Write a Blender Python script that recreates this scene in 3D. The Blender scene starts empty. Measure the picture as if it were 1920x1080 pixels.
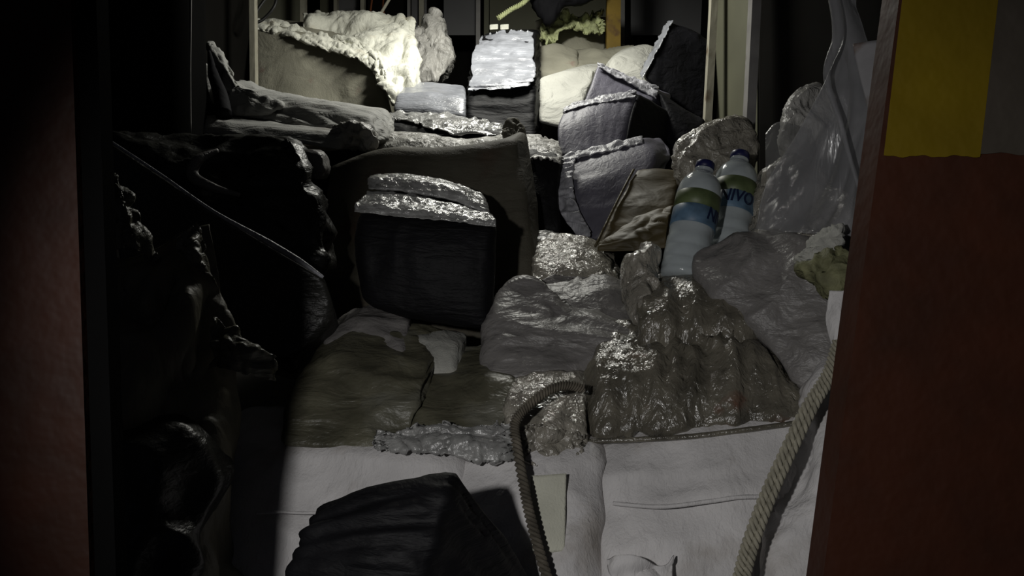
import bpy, math, random
import numpy as np
from mathutils import Matrix, Vector

# ------------------------------------------------------------------ camera, world, lights, exposure
SC = bpy.context.scene
COL = SC.collection
CAM_Z, PITCH, ROLL, F = 1.70, math.radians(14.0), math.radians(2.6), 1600.0
cd = bpy.data.cameras.new('camera'); cam = bpy.data.objects.new('camera', cd); COL.objects.link(cam)
cd.sensor_width = 36.0; cd.lens = 36.0 * F / 1920.0; cd.clip_start = 0.05
CR = Matrix.Rotation(math.pi / 2 - PITCH, 4, 'X') @ Matrix.Rotation(ROLL, 4, 'Z')
cam.matrix_world = Matrix.Translation((0, 0, CAM_Z)) @ CR
SC.camera = cam
w = bpy.data.worlds.new('night'); SC.world = w; w.use_nodes = True
w.node_tree.nodes['Background'].inputs[0].default_value = (0.55, 0.6, 0.75, 1)
w.node_tree.nodes['Background'].inputs[1].default_value = 0.014
SC.view_settings.view_transform = 'Standard'; SC.view_settings.look = 'None'
SC.view_settings.gamma = 1.0; SC.view_settings.use_curve_mapping = False
SC.view_settings.exposure = 0.0

RV = np.array([list(CR.to_3x3().col[i]) for i in range(3)])   # right, up, -forward
def P(x, y, d):
    """a point of the hold seen from the doorway: picture direction and distance in metres along the view"""
    v = RV[0] * ((x - 960.0) / F) - RV[1] * ((y - 540.0) / F) - RV[2]
    return np.array((0, 0, CAM_Z)) + v * d

def lamp(name, kind, loc, target, power, color, size=0.1, spot=None, blend=0.5, size_y=None):
    l = bpy.data.lights.new(name, kind); l.energy = power; l.color = color
    if kind == 'AREA':
        l.size = size
        if size_y: l.shape = 'RECTANGLE'; l.size_y = size_y
    else: l.shadow_soft_size = size
    if spot: l.spot_size = math.radians(spot); l.spot_blend = blend
    o = bpy.data.objects.new(name, l); COL.objects.link(o); o.location = loc
    o.rotation_euler = (Vector(target) - Vector(loc)).to_track_quat('-Z', 'Y').to_euler()
    return o
# the work lamp on the ceiling at the back of the hold
lamp('hold_lamp_light', 'AREA', (-0.10, 3.95, 2.52), (0.0, 3.9, 0.0), 22.0, (1.0, 0.985, 0.90), 0.45, size_y=0.22)
# the hand torch of whoever stands at the doorway, beside the camera
lamp('torch_light', 'SPOT', (-0.49, -0.10, 1.86), (0.50, 1.8, 0.92), 42.0, (1.0, 0.98, 0.965), 0.034, spot=66, blend=0.6)

# ------------------------------------------------------------------ numpy noise
_R = np.random.RandomState(7).rand(4096)
def _h(ix, iy, iz): return _R[(ix * 73856093 ^ iy * 19349663 ^ iz * 83492791) & 4095]
def vnoise(p):
    i = np.floor(p).astype(np.int64); f = p - i; f = f * f * (3 - 2 * f)
    x, y, z = i[:, 0], i[:, 1], i[:, 2]; fx, fy, fz = f[:, 0], f[:, 1], f[:, 2]
    def L(a, b, t): return a + (b - a) * t
    return L(L(L(_h(x, y, z), _h(x + 1, y, z), fx), L(_h(x, y + 1, z), _h(x + 1, y + 1, z), fx), fy),
             L(L(_h(x, y, z + 1), _h(x + 1, y, z + 1), fx), L(_h(x, y + 1, z + 1), _h(x + 1, y + 1, z + 1), fx), fy), fz)
def disp(kind, q, seed):
    q = q + seed * 17.31
    if kind == 'n': return 2 * vnoise(q) - 1
    if kind == 'r': return 1 - 2.2 * np.abs(2 * vnoise(q) - 1)          # sharp creases
    if kind == 'w':                                                    # warped creases
        off = np.stack([vnoise(q * .7 + 5), vnoise(q * .7 + 9), vnoise(q * .7 + 13)], 1)
        return 1 - 2.2 * np.abs(2 * vnoise(q + off * 2.2) - 1)

# ------------------------------------------------------------------ materials
MATS = {}
def mat(name, col, rough=0.6, spec=0.5, coat=0.0, bumps=(), var=0.15, vscale=9.0, metallic=0.0, trans=0.0, dirt=None, sheen=0.0, alpha=None, transl=0.0):
    """bumps: (scale xyz, rotation, distance in metres, detail); dirt: (colour, noise scale, low, high)"""
    if name in MATS: return MATS[name]
    m = bpy.data.materials.new(name); m.use_nodes = True; nt = m.node_tree; N = nt.nodes; Lk = nt.links
    b = N['Principled BSDF']; out = N['Material Output']
    b.inputs['Roughness'].default_value = rough; b.inputs['Metallic'].default_value = metallic
    b.inputs['Specular IOR Level'].default_value = spec; b.inputs['Coat Weight'].default_value = coat
    b.inputs['Coat Roughness'].default_value = 0.12; b.inputs['Transmission Weight'].default_value = trans
    b.inputs['Sheen Weight'].default_value = sheen
    tc = N.new('ShaderNodeTexCoord')
    n1 = N.new('ShaderNodeTexNoise'); n1.inputs['Scale'].default_value = vscale; n1.inputs['Detail'].default_value = 5
    Lk.new(tc.outputs['Object'], n1.inputs['Vector'])
    r = N.new('ShaderNodeMapRange'); r.inputs[1].default_value = .3; r.inputs[2].default_value = .7
    r.inputs[3].default_value = 1 - var; r.inputs[4].default_value = 1 + var
    Lk.new(n1.outputs[0], r.inputs[0])
    mx = N.new('ShaderNodeVectorMath'); mx.operation = 'SCALE'; mx.inputs[0].default_value = col
    Lk.new(r.outputs[0], mx.inputs[3]); cur = mx.outputs[0]
    if dirt:
        n2 = N.new('ShaderNodeTexNoise'); n2.inputs['Scale'].default_value = dirt[1]; n2.inputs['Detail'].default_value = 6
        Lk.new(tc.outputs['Object'], n2.inputs['Vector'])
        r2 = N.new('ShaderNodeMapRange'); r2.inputs[1].default_value = dirt[2]; r2.inputs[2].default_value = dirt[3]
        Lk.new(n2.outputs[0], r2.inputs[0])
        mm = N.new('ShaderNodeMix'); mm.data_type = 'RGBA'; Lk.new(r2.outputs[0], mm.inputs[0])
        Lk.new(cur, mm.inputs[6]); mm.inputs[7].default_value = (*dirt[0], 1); cur = mm.outputs[2]
    Lk.new(cur, b.inputs['Base Color'])
    prev = None
    for sc, rot, dist, det in bumps:
        mp = N.new('ShaderNodeMapping'); mp.inputs['Scale'].default_value = sc; mp.inputs['Rotation'].default_value = rot
        Lk.new(tc.outputs['Object'], mp.inputs[0])
        t = N.new('ShaderNodeTexNoise'); t.inputs['Scale'].default_value = 1; t.inputs['Detail'].default_value = det
        t.inputs['Distortion'].default_value = .6
        Lk.new(mp.outputs[0], t.inputs['Vector'])
        bp = N.new('ShaderNodeBump'); bp.inputs['Distance'].default_value = dist; bp.inputs['Strength'].default_value = 1
        Lk.new(t.outputs[0], bp.inputs['Height'])
        if prev: Lk.new(prev, bp.inputs['Normal'])
        prev = bp.outputs[0]
    if prev:
        Lk.new(prev, b.inputs['Normal']); Lk.new(prev, b.inputs['Coat Normal'])
    src = b.outputs[0]
    if transl:
        tl = N.new('ShaderNodeBsdfTranslucent'); Lk.new(cur, tl.inputs[0]); ms = N.new('ShaderNodeMixShader'); ms.inputs[0].default_value = transl
        Lk.new(src, ms.inputs[1]); Lk.new(tl.outputs[0], ms.inputs[2]); src = ms.outputs[0]
    if alpha is not None:
        tr = N.new('ShaderNodeBsdfTransparent'); ms = N.new('ShaderNodeMixShader'); ms.inputs[0].default_value = alpha
        Lk.new(tr.outputs[0], ms.inputs[1]); Lk.new(src, ms.inputs[2]); src = ms.outputs[0]
    Lk.new(src, out.inputs['Surface'])
    MATS[name] = m; return m

R0 = (0, 0, 0)
WEAVE = ((260, 260, 60), R0, .0012, 1)
M_white = mat('white_woven_fabric', (.42, .42, .38), .72, .3, bumps=[((9, 5, 14), (.3, .2, 0), .035, 4), WEAVE], var=.10, vscale=6, dirt=((.30, .27, .20), 5, .60, .80))
M_grey_weave = mat('dull_white_woven_fabric', (.66, .645, .64), .62, .35, bumps=[((9, 9, 2.2), R0, .016, 4), ((70, 70, 14), R0, .002, 2), WEAVE], var=.16, vscale=7, dirt=((.30, .26, .21), 5, .55, .74))
M_khaki = mat('khaki_woven_fabric', (.30, .29, .23), .75, .25, bumps=[((5, 5, 5), R0, .02, 4), WEAVE], var=.18, vscale=5, dirt=((.22, .13, .11), 7, .62, .75))
M_cream = mat('cream_tarpaulin', (.80, .80, .70), .55, .4, bumps=[((14, 14, 5), R0, .02, 5), ((50, 50, 20), R0, .004, 3)], var=.06, dirt=((.55, .50, .38), 8, .60, .80))
M_cloth = mat('pale_grey_cloth', (.42, .42, .40), .7, .3, bumps=[((7, 20, 24), R0, .014, 4), WEAVE], var=.10, dirt=((.25, .23, .20), 7, .60, .80))
M_shabby = mat('crumpled_pale_film', (.46, .45, .42), .38, .55, bumps=[((22, 22, 9), R0, .02, 5), ((70, 70, 30), R0, .004, 4)], var=.2, vscale=12, transl=.1)
M_black = mat('black_stretch_film', (.005, .005, .006), .60, .18, coat=.0, bumps=[((10, 10, 60), (0, .06, 0), .005, 4), ((40, 40, 120), (0, .1, 0), .0015, 3)], var=.3)
M_black_v = mat('black_stretch_film_upright', (.005, .005, .006), .6, .2, coat=.0, bumps=[((50, 50, 9), R0, .005, 4), ((90, 90, 30), R0, .0012, 3)], var=.3)
M_black_dull = mat('matt_black_film', (.006, .006, .008), .7, .12, bumps=[((18, 18, 18), R0, .01, 5)], var=.3)
M_silver = mat('silvery_film_and_painted_sheen', (.27, .28, .31), .30, .7, coat=.3, bumps=[((8, 8, 70), R0, .006, 4), ((60, 60, 150), R0, .002, 4)], var=.25, vscale=14)  # silvery wrap, and lamp sheen put into the colour on black blocks
M_silverc = mat('clear_film_and_painted_gloss', (.30, .30, .29), .26, .7, coat=.3, bumps=[((40, 40, 40), R0, .007, 5), ((90, 90, 90), R0, .002, 4)], var=.4, vscale=26)  # clear film, and the painted gloss on the centre block's top
M_violet = mat('grey_violet_film', (.135, .130, .165), .52, .4, coat=.0, bumps=[((60, 60, 5), (0, .25, 0), .0022, 2)], var=.16, vscale=14)
M_kraft = mat('olive_brown_wrap', (.085, .066, .030), .55, .35, coat=.0, bumps=[((9, 9, 26), (0, .35, 0), .008, 3)], var=.3, vscale=8)
M_brownbag = mat('olive_brown_sacking', (.085, .078, .058), .7, .3, bumps=[((8, 8, 30), R0, .008, 4), WEAVE], var=.25, vscale=6, dirt=((.07, .035, .02), 4, .55, .75))
M_edgefilm = mat('frosted_and_lit_film_edge', (.36, .36, .39), .42, .5, bumps=[((90, 90, 20), R0, .004, 4)], var=.35, vscale=30)  # pale film edges, including lit edges and a highlight put into colour
M_tan = mat('clear_film_over_brown', (.14, .128, .10), .25, .6, coat=.35, bumps=[((30, 30, 9), (.1, .15, 0), .012, 4), ((80, 80, 40), R0, .004, 4)], var=.45, vscale=16, dirt=((.15, .06, .035), 7, .62, .72))
M_tanlight = mat('clear_film_over_cream', (.30, .28, .235), .26, .7, coat=.5, bumps=[((22, 22, 22), (.2, .3, 0), .022, 5), ((80, 80, 60), R0, .004, 4)], var=.35, vscale=14)
M_greyfilm = mat('smooth_grey_film', (.20, .19, .182), .44, .5, coat=.0, bumps=[((6, 14, 20), (0, .3, 0), .016, 5), ((26, 26, 40), (0, .4, 0), .005, 4), ((90, 90, 90), R0, .0012, 4)], var=.14)
M_olive = mat('dull_olive_film', (.105, .10, .068), .42, .5, bumps=[((7, 12, 26), (0, .15, 0), .016, 5), ((40, 40, 60), R0, .003, 4)], var=.4, dirt=((.20, .20, .17), 5, .55, .72))
M_darkbag = mat('dark_bin_bag_film', (.022, .022, .019), .40, .5, coat=.0, bumps=[((9, 9, 22), (0, .4, 0), .010, 5), ((50, 50, 70), R0, .003, 4)], var=.35)
M_darkolive = mat('dusty_dark_film', (.15, .14, .105), .5, .35, bumps=[((7, 7, 3), (0, .3, 0), .02, 4), ((60, 60, 30), R0, .002, 3)], var=.3)
M_rope = mat('grey_braided_rope', (.34, .32, .25), .8, .2, bumps=[((400, 400, 400), R0, .001, 2)], var=.25, vscale=60)
M_ropedark = mat('grimy_rope', (.13, .115, .09), .8, .2, bumps=[((400, 400, 400), R0, .001, 2)], var=.4, vscale=30)
M_rubber = mat('black_rubber', (.008, .008, .008), .5, .4)
M_wire = mat('orange_wire', (.20, .07, .03), .5, .4)
M_stud = mat('pale_painted_stud', (.42, .40, .32), .5, .4, bumps=[((30, 30, 6), R0, .002, 3)], var=.2, dirt=((.16, .12, .08), 10, .58, .72))
M_studgrey = mat('grey_painted_stud', (.30, .29, .28), .5, .4, bumps=[((30, 30, 6), R0, .002, 3)], var=.2, dirt=((.14, .11, .08), 9, .60, .75))
M_mustard = mat('mustard_painted_post', (.22, .14, .015), .5, .4, var=.25, dirt=((.10, .05, .02), 12, .55, .7))
M_panel = mat('grey_hold_panel', (.16, .16, .165), .6, .3, var=.12, vscale=3)
M_panelkhaki = mat('khaki_hold_panel', (.13, .13, .09), .6, .3, var=.15, vscale=3)
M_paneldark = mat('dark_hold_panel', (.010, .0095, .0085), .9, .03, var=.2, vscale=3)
M_deck = mat('dark_hold_deck', (.03, .028, .025), .7, .3, var=.3)
M_netting = mat('yellow_green_cloth', (.52, .56, .30), .7, .3, bumps=[((30, 30, 30), R0, .012, 4)], var=.25, vscale=12)
M_blackcloth = mat('black_cloth', (.006, .006, .008), .8, .2, bumps=[((12, 12, 5), R0, .01, 3)])
M_film = mat('milky_clear_sheet', (.30, .30, .31), .28, .6, coat=.2, bumps=[((16, 16, 4), R0, .01, 4)], var=.2, alpha=.42)
M_filmlight = mat('thin_clear_sheet', (.32, .32, .31), .25, .6, bumps=[((22, 22, 8), R0, .01, 4)], var=.2, alpha=.30)
M_tapestrip = mat('worn_clear_tape', (.30, .27, .22), .25, .6, coat=.3, bumps=[((60, 60, 20), R0, .002, 3)], var=.2)

def paint_mat(name, upper, lower, stain, streak):
    m = bpy.data.materials.new(name); m.use_nodes = True; nt = m.node_tree; N = nt.nodes; Lk = nt.links
    b = N['Principled BSDF']; b.inputs['Roughness'].default_value = .55; b.inputs['Specular IOR Level'].default_value = .25
    tc = N.new('ShaderNodeTexCoord'); n = N.new('ShaderNodeTexNoise'); n.inputs['Scale'].default_value = 9; n.inputs['Detail'].default_value = 5
    Lk.new(tc.outputs['Object'], n.inputs['Vector'])
    r = N.new('ShaderNodeValToRGB'); r.color_ramp.elements[0].position = .38; r.color_ramp.elements[0].color = (*lower, 1)
    r.color_ramp.elements[1].position = .62; r.color_ramp.elements[1].color = (*upper, 1)
    Lk.new(n.outputs[0], r.inputs[0])
    n2 = N.new('ShaderNodeTexNoise'); n2.inputs['Scale'].default_value = streak; n2.inputs['Detail'].default_value = 2
    Lk.new(tc.outputs['Object'], n2.inputs['Vector'])
    r2 = N.new('ShaderNodeMapRange'); r2.inputs[1].default_value = .70; r2.inputs[2].default_value = .78; Lk.new(n2.outputs[0], r2.inputs[0])
    mm = N.new('ShaderNodeMix'); mm.data_type = 'RGBA'; Lk.new(r2.outputs[0], mm.inputs[0]); Lk.new(r.outputs[0], mm.inputs[6]); mm.inputs[7].default_value = (*stain, 1)
    Lk.new(mm.outputs[2], b.inputs['Base Color'])
    bp = N.new('ShaderNodeBump'); bp.inputs['Distance'].default_value = .002; n3 = N.new('ShaderNodeTexNoise'); n3.inputs['Scale'].default_value = 35
    Lk.new(tc.outputs['Object'], n3.inputs['Vector']); Lk.new(n3.outputs[0], bp.inputs['Height']); Lk.new(bp.outputs[0], b.inputs['Normal'])
    return m
M_red = paint_mat('rust_red_paint', (.033, .0094, .0038), (.023, .0074, .0033), (.014, .006, .004), 16)
M_yellow = paint_mat('yellow_paint', (.105, .072, .001), (.090, .061, .001), (.035, .024, .004), 16)
M_greypaint = paint_mat('grey_brown_paint', (.044, .037, .029), (.036, .030, .023), (.018, .012, .007), 13)
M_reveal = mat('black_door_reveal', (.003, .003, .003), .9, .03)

# ------------------------------------------------------------------ mesh helpers
def norms(v, f):
    n = np.zeros_like(v); a = v[f[:, 2]] - v[f[:, 0]]; b = v[f[:, 3]] - v[f[:, 1]]
    c = np.cross(a, b)
    for k in range(4): np.add.at(n, f[:, k], c)
    l = np.linalg.norm(n, axis=1); l[l == 0] = 1
    return n / l[:, None]

def link(name, v, f, m, parent=None, smooth=True, label=None, cat=None, group=None, kind=None, origin=None):
    v = np.asarray(v, float)
    if parent is not None: o0 = np.array(parent.matrix_world.translation) if parent.parent is None and False else np.array(parent['_w'])
    elif origin is not None: o0 = np.array(origin, float)
    else: o0 = np.array([(v[:, 0].min() + v[:, 0].max()) / 2, (v[:, 1].min() + v[:, 1].max()) / 2, v[:, 2].min()])
    me = bpy.data.meshes.new(name)
    me.from_pydata((v - o0).tolist(), [], [list(map(int, q)) for q in f])
    me.materials.append(m); me.polygons.foreach_set('use_smooth', [smooth] * len(me.polygons)); me.update()
    o = bpy.data.objects.new(name, me); COL.objects.link(o)
    if parent is not None: o.parent = parent
    else: o.location = o0
    o['_w'] = o0.tolist()
    setp(o, label, cat, group, kind); return o

def setp(o, label=None, cat=None, group=None, kind=None):
    if label: o['label'] = label
    if cat: o['category'] = cat
    if group: o['group'] = group
    if kind: o['kind'] = kind
    return o

def thing(name, loc, label, cat, group=None):
    o = bpy.data.objects.new(name, None); COL.objects.link(o); o.location = loc; o.empty_display_size = .05
    o['_w'] = [float(c) for c in loc]
    return setp(o, label, cat, group)

def cr(pts, t, smooth=True):
    """points along a chain pts[k,...] at parameters t in 0..1"""
    pts = np.asarray(pts, float); K = len(pts); x = np.clip(t, 0, 1) * (K - 1); i = np.minimum(x.astype(int), K - 2); f = x - i
    sh = (len(f),) + (1,) * (pts.ndim - 1); f = f.reshape(sh)
    p1, p2 = pts[i], pts[i + 1]
    if not smooth or K < 3: return p1 + (p2 - p1) * f
    p0 = np.where((i > 0).reshape(sh), pts[np.maximum(i - 1, 0)], 2 * p1 - p2)
    p3 = np.where((i < K - 2).reshape(sh), pts[np.minimum(i + 2, K - 1)], 2 * p2 - p1)
    return .5 * (2 * p1 + (p2 - p0) * f + (2 * p0 - 5 * p1 + 4 * p2 - p3) * f ** 2 + (3 * p1 - p0 - 3 * p2 + p3) * f ** 3)

def gev(G, u, v):
    """G[R,C,3] sampled at matching u (across), v (down)"""
    rows = cr(G, v)                                   # n,C,3
    C = G.shape[1]; x = np.clip(u, 0, 1) * (C - 1); i = np.minimum(x.astype(int), C - 2); f = (x - i)[:, None]
    n = np.arange(len(u)); p1, p2 = rows[n, i], rows[n, i + 1]
    if C < 3: return p1 + (p2 - p1) * f
    p0 = np.where((i > 0)[:, None], rows[n, np.maximum(i - 1, 0)], 2 * p1 - p2)
    p3 = np.where((i < C - 2)[:, None], rows[n, np.minimum(i + 2, C - 1)], 2 * p2 - p1)
    return .5 * (2 * p1 + (p2 - p0) * f + (2 * p0 - 5 * p1 + 4 * p2 - p3) * f ** 2 + (3 * p1 - p0 - 3 * p2 + p3) * f ** 3)

SEED = [0]
def pack(name, front, back, m, r=.02, cell=.014, ds=(), bulge=0.0, px=True, **kw):
    """a soft block: front = rows (top to bottom) of points, back = offset vector or rows of points; rounded, bulged, creased"""
    SEED[0] += 1; seed = SEED[0]
    G = np.array([[P(*p) if px else p for p in row] for row in front])
    if isinstance(back, tuple) and np.isscalar(back[0]): B = G + np.array(back)
    else: B = np.array([[P(*p) if px else p for p in row] for row in back])
    Lx = np.linalg.norm(np.diff(G, axis=1), axis=2).sum(1).mean(); Ly = np.linalg.norm(np.diff(G, axis=0), axis=2).sum(0).mean()
    Lz = np.linalg.norm(B - G, axis=2).mean(); L = np.array([Lx, Ly, Lz])
    n = np.clip(np.round(L / cell), 6, 64).astype(int); nx, ny, nz = n
    idx = {}; V = []; Fc = []
    def vid(i, j, k):
        q = (i, j, k)
        if q not in idx: idx[q] = len(V); V.append(q)
        return idx[q]
    for i in range(nx):
        for j in range(ny):
            Fc.append((vid(i, j, 0), vid(i, j + 1, 0), vid(i + 1, j + 1, 0), vid(i + 1, j, 0)))
            Fc.append((vid(i, j, nz), vid(i + 1, j, nz), vid(i + 1, j + 1, nz), vid(i, j + 1, nz)))
    for i in range(nx):
        for k in range(nz):
            Fc.append((vid(i, 0, k), vid(i + 1, 0, k), vid(i + 1, 0, k + 1), vid(i, 0, k + 1)))
            Fc.append((vid(i, ny, k), vid(i, ny, k + 1), vid(i + 1, ny, k + 1), vid(i + 1, ny, k)))
    for j in range(ny):
        for k in range(nz):
            Fc.append((vid(0, j, k), vid(0, j, k + 1), vid(0, j + 1, k + 1), vid(0, j + 1, k)))
            Fc.append((vid(nx, j, k), vid(nx, j + 1, k), vid(nx, j + 1, k + 1), vid(nx, j, k + 1)))
    U = np.array(V) / n * 2.0 - 1.0
    # crowd samples towards the edges a little so that rounding reads
    U = np.sign(U) * (1 - (1 - np.abs(U)) ** 1.0)
    h = L / 2; s = U * h; rr = min(r, h.min() * .95); c = np.clip(s, -(h - rr), h - rr); dlt = s - c
    ln = np.linalg.norm(dlt, axis=1); ln[ln == 0] = 1; out = (np.abs(dlt).max(1) > 0)
    s2 = np.where(out[:, None], c + dlt / ln[:, None] * rr, s)
    u = s2 / h
    if bulge:
        bx, by, bz = (1 - u[:, 0] ** 2), (1 - u[:, 1] ** 2), (1 - u[:, 2] ** 2)
        s3 = s2 + np.stack([np.sign(u[:, 0]) * np.abs(u[:, 0]) ** 6 * by * bz, np.sign(u[:, 1]) * np.abs(u[:, 1]) ** 6 * bx * bz, np.sign(u[:, 2]) * np.abs(u[:, 2]) ** 6 * bx * by], 1) * bulge
    else: s3 = s2
    u3 = s3 / h; t = (u3 + 1) / 2
    f0 = gev(G, t[:, 0], t[:, 1]); b0 = gev(B, t[:, 0], t[:, 1])
    # extrapolate the bulge beyond the end rows
    ex = np.maximum(t[:, 1] - 1, 0)[:, None] * (G[-1].mean(0) - G[0].mean(0)) + np.minimum(t[:, 1], 0)[:, None] * (G[-1].mean(0) - G[0].mean(0))
    ex = ex + (np.maximum(t[:, 0] - 1, 0) + np.minimum(t[:, 0], 0))[:, None] * (G[:, -1].mean(0) - G[:, 0].mean(0))
    W = f0 + (b0 - f0) * t[:, 2:3] + ex
    Fa = np.array(Fc)
    for kind, sc, amp in ds:
        N_ = norms(W, Fa); W = W + N_ * (disp(kind, s2 * np.array(sc), seed) * amp)[:, None]
    # outward orientation
    N_ = norms(W, Fa)
    if ((W - W.mean(0)) * N_).sum() < 0: Fa = Fa[:, ::-1]
    return link(name, W, Fa, m, **kw)

def sack(name, outline, m, tf=.1, tb=.15, e=.7, rings=22, npt=96, ds=(), sharp=False, back=(0, 1, -.15), **kw):
    """a stuffed body with the given outline, swelling tf towards the doorway and tb away from it"""
    SEED[0] += 1; seed = SEED[0]
    O = np.array([P(*p) for p in outline]); K = len(O)
    if sharp: pts = cr(np.vstack([O, O[:1]]), np.arange(npt) / npt, False)
    else:
        ext = np.vstack([O[-2:], O, O[:3]]); t = (2 + np.arange(npt) * K / npt) / (K + 4); pts = cr(ext, t)
    # even spacing
    seg = np.linalg.norm(np.roll(pts, -1, 0) - pts, axis=1); cs = np.concatenate([[0], np.cumsum(seg)]); tt = np.arange(npt) / npt * cs[-1]
    pp = np.vstack([pts, pts[:1]]); pts = np.stack([np.interp(tt, cs, pp[:, k]) for k in range(3)], 1)
    c = pts.mean(0); camp = np.array((0, 0, CAM_Z)); nf = camp - c; nf /= np.linalg.norm(nf)
    bk = np.array(back, float); bk /= np.linalg.norm(bk)
    def side(sgn):
        R_ = []
        for k in range(0 if sgn > 0 else 1, rings):
            a = (k / rings) * math.pi / 2; s_ = math.cos(a) ** e; hh = math.sin(a) ** e
            R_.append(c + (pts - c) * s_ + (nf * tf if sgn > 0 else bk * tb) * hh)
        return R_
    fr = side(1); bkr = side(-1)
    rows = bkr[::-1] + fr
    V = np.vstack(rows + [[c + bk * tb], [c + nf * tf]]); F_ = []
    nr = len(rows)
    for a in range(nr - 1):
        for b in range(npt):
            b2 = (b + 1) % npt; F_.append((a * npt + b, a * npt + b2, (a + 1) * npt + b2, (a + 1) * npt + b))
    ib, it = nr * npt, nr * npt + 1
    for b in range(npt):
        b2 = (b + 1) % npt
        F_.append((ib, b2, b, b)); F_.append((it, (nr - 1) * npt + b, (nr - 1) * npt + b2, (nr - 1) * npt + b2))
    Fa = np.array(F_); 
    N_ = norms(V, Fa)
    if ((V - V.mean(0)) * N_).sum() < 0: Fa = Fa[:, ::-1]
    for kind, sc, amp in ds:
        N_ = norms(V, Fa); V = V + N_ * (disp(kind, V * np.array(sc), seed) * amp)[:, None]
    faces = [tuple(dict.fromkeys(map(int, q))) for q in Fa]
    return link(name, V, faces, m, **kw)

def sheet(name, rows, m, nu=60, nv=60, th=.004, ds=(), ragged=0.0, px=True, **kw):
    """a draped sheet through rows of points, with folds and a real thickness"""
    SEED[0] += 1; seed = SEED[0]
    G = np.array([[P(*p) if px else p for p in r] for r in rows])
    uu, vv = np.meshgrid(np.linspace(0, 1, nu + 1), np.linspace(0, 1, nv + 1)); u = uu.ravel().copy(); v = vv.ravel().copy()
    if ragged:
        q = np.stack([u * 9, v * 9, np.zeros_like(u)], 1)
        a = (vnoise(q * 1.7 + seed) - .5) * ragged; b = (vnoise(q * 1.3 + seed + 40) - .5) * ragged
        u = np.clip(u + a * (np.abs(u - .5) * 2) ** 3, 0, 1); v = np.clip(v + b * (np.abs(v - .5) * 2) ** 3, 0, 1)
    W = gev(G, u, v); F_ = []
    for j in range(nv):
        for i in range(nu):
            a = j * (nu + 1) + i; F_.append((a, a + 1, a + nu + 2, a + nu + 1))
    Fa = np.array(F_)
    for kind, sc, amp in ds:
        N_ = norms(W, Fa); W = W + N_ * (disp(kind, W * np.array(sc), seed) * amp)[:, None]
    N_ = norms(W, Fa); n = len(W); V = np.vstack([W, W - N_ * th])
    faces = [tuple(q) for q in F_] + [tuple(x + n for x in q[::-1]) for q in F_]
    rim = [j * (nu + 1) for j in range(nv + 1)] + [nv * (nu + 1) + i for i in range(1, nu + 1)] + [j * (nu + 1) + nu for j in range(nv - 1, -1, -1)] + [i for i in range(nu - 1, 0, -1)]
    for a, b in zip(rim, rim[1:] + rim[:1]): faces.append((a, b, b + n, a + n))
    return link(name, V, faces, m, **kw)

def tube(name, path, rad, m, seg=10, n=60, px=True, strands=1, turns=20, flat=1.0, srad=None, phase=0.0, **kw):
    C_ = np.array([P(*p) if px else p for p in path]); c = cr(C_, np.linspace(0, 1, n))
    d = np.gradient(c, axis=0); d /= np.linalg.norm(d, axis=1)[:, None]
    up = np.array((0.0, -1.0, 0.2)); a = np.cross(d, up); a /= np.linalg.norm(a, axis=1)[:, None]; b = np.cross(a, d)
    rad = cr(np.atleast_1d(np.array(rad, float)) if not np.isscalar(rad) else np.array([rad, rad]), np.linspace(0, 1, n), False).reshape(-1)
    V = []; F_ = []
    for s_ in range(strands):
        if strands > 1:
            ph = np.linspace(0, 1, n) * turns * 2 * math.pi + s_ * 2 * math.pi / strands + phase
            cc = c + (a * np.cos(ph)[:, None] + b * np.sin(ph)[:, None] * flat) * (rad * .55)[:, None]; rr = rad * (srad or .55)
        else: cc = c; rr = rad
        base = len(V)
        for k in range(n):
            for q in range(seg):
                t = q / seg * 2 * math.pi; V.append(cc[k] + (a[k] * math.cos(t) + b[k] * math.sin(t) * flat) * rr[k])
        for k in range(n - 1):
            for q in range(seg):
                q2 = (q + 1) % seg; F_.append((base + k * seg + q, base + (k + 1) * seg + q, base + (k + 1) * seg + q2, base + k * seg + q2))
        F_.append(tuple(base + q for q in range(seg))); F_.append(tuple(base + (n - 1) * seg + q for q in range(seg))[::-1])
    return link(name, V, F_, m, **kw)

def box(name, c0, c1, m, bev=.004, **kw):
    x0, y0, z0 = c0; x1, y1, z1 = c1
    import bmesh
    bm = bmesh.new(); bmesh.ops.create_cube(bm, size=1)
    for v in bm.verts: v.co = Vector(((x0 + x1) / 2 + v.co.x * (x1 - x0), (y0 + y1) / 2 + v.co.y * (y1 - y0), (z0 + z1) / 2 + v.co.z * (z1 - z0)))
    if bev: bmesh.ops.bevel(bm, geom=bm.edges[:], offset=bev, segments=2, affect='EDGES', profile=.6)
    V = [tuple(v.co) for v in bm.verts]; F_ = [tuple(v.index for v in f.verts) for f in bm.faces]
    bm.verts.ensure_lookup_table(); bm.free()
    return link(name, V, F_, m, smooth=False, **kw)

def post(name, p0, p1, width, depth, m, **kw):
    """an upright bar between two points (width across the view, depth along +Y)"""
    a, b = np.array(p0), np.array(p1); W = np.array((width / 2, 0, 0)); D = np.array((0, depth, 0))
    V = [a - W, a + W, a + W + D, a - W + D, b - W, b + W, b + W + D, b - W + D]
    F_ = [(0, 1, 2, 3), (7, 6, 5, 4), (0, 4, 5, 1), (1, 5, 6, 2), (2, 6, 7, 3), (3, 7, 4, 0)]
    return link(name, V, F_, m, smooth=False, **kw)

ST = dict(kind='structure')
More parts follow.
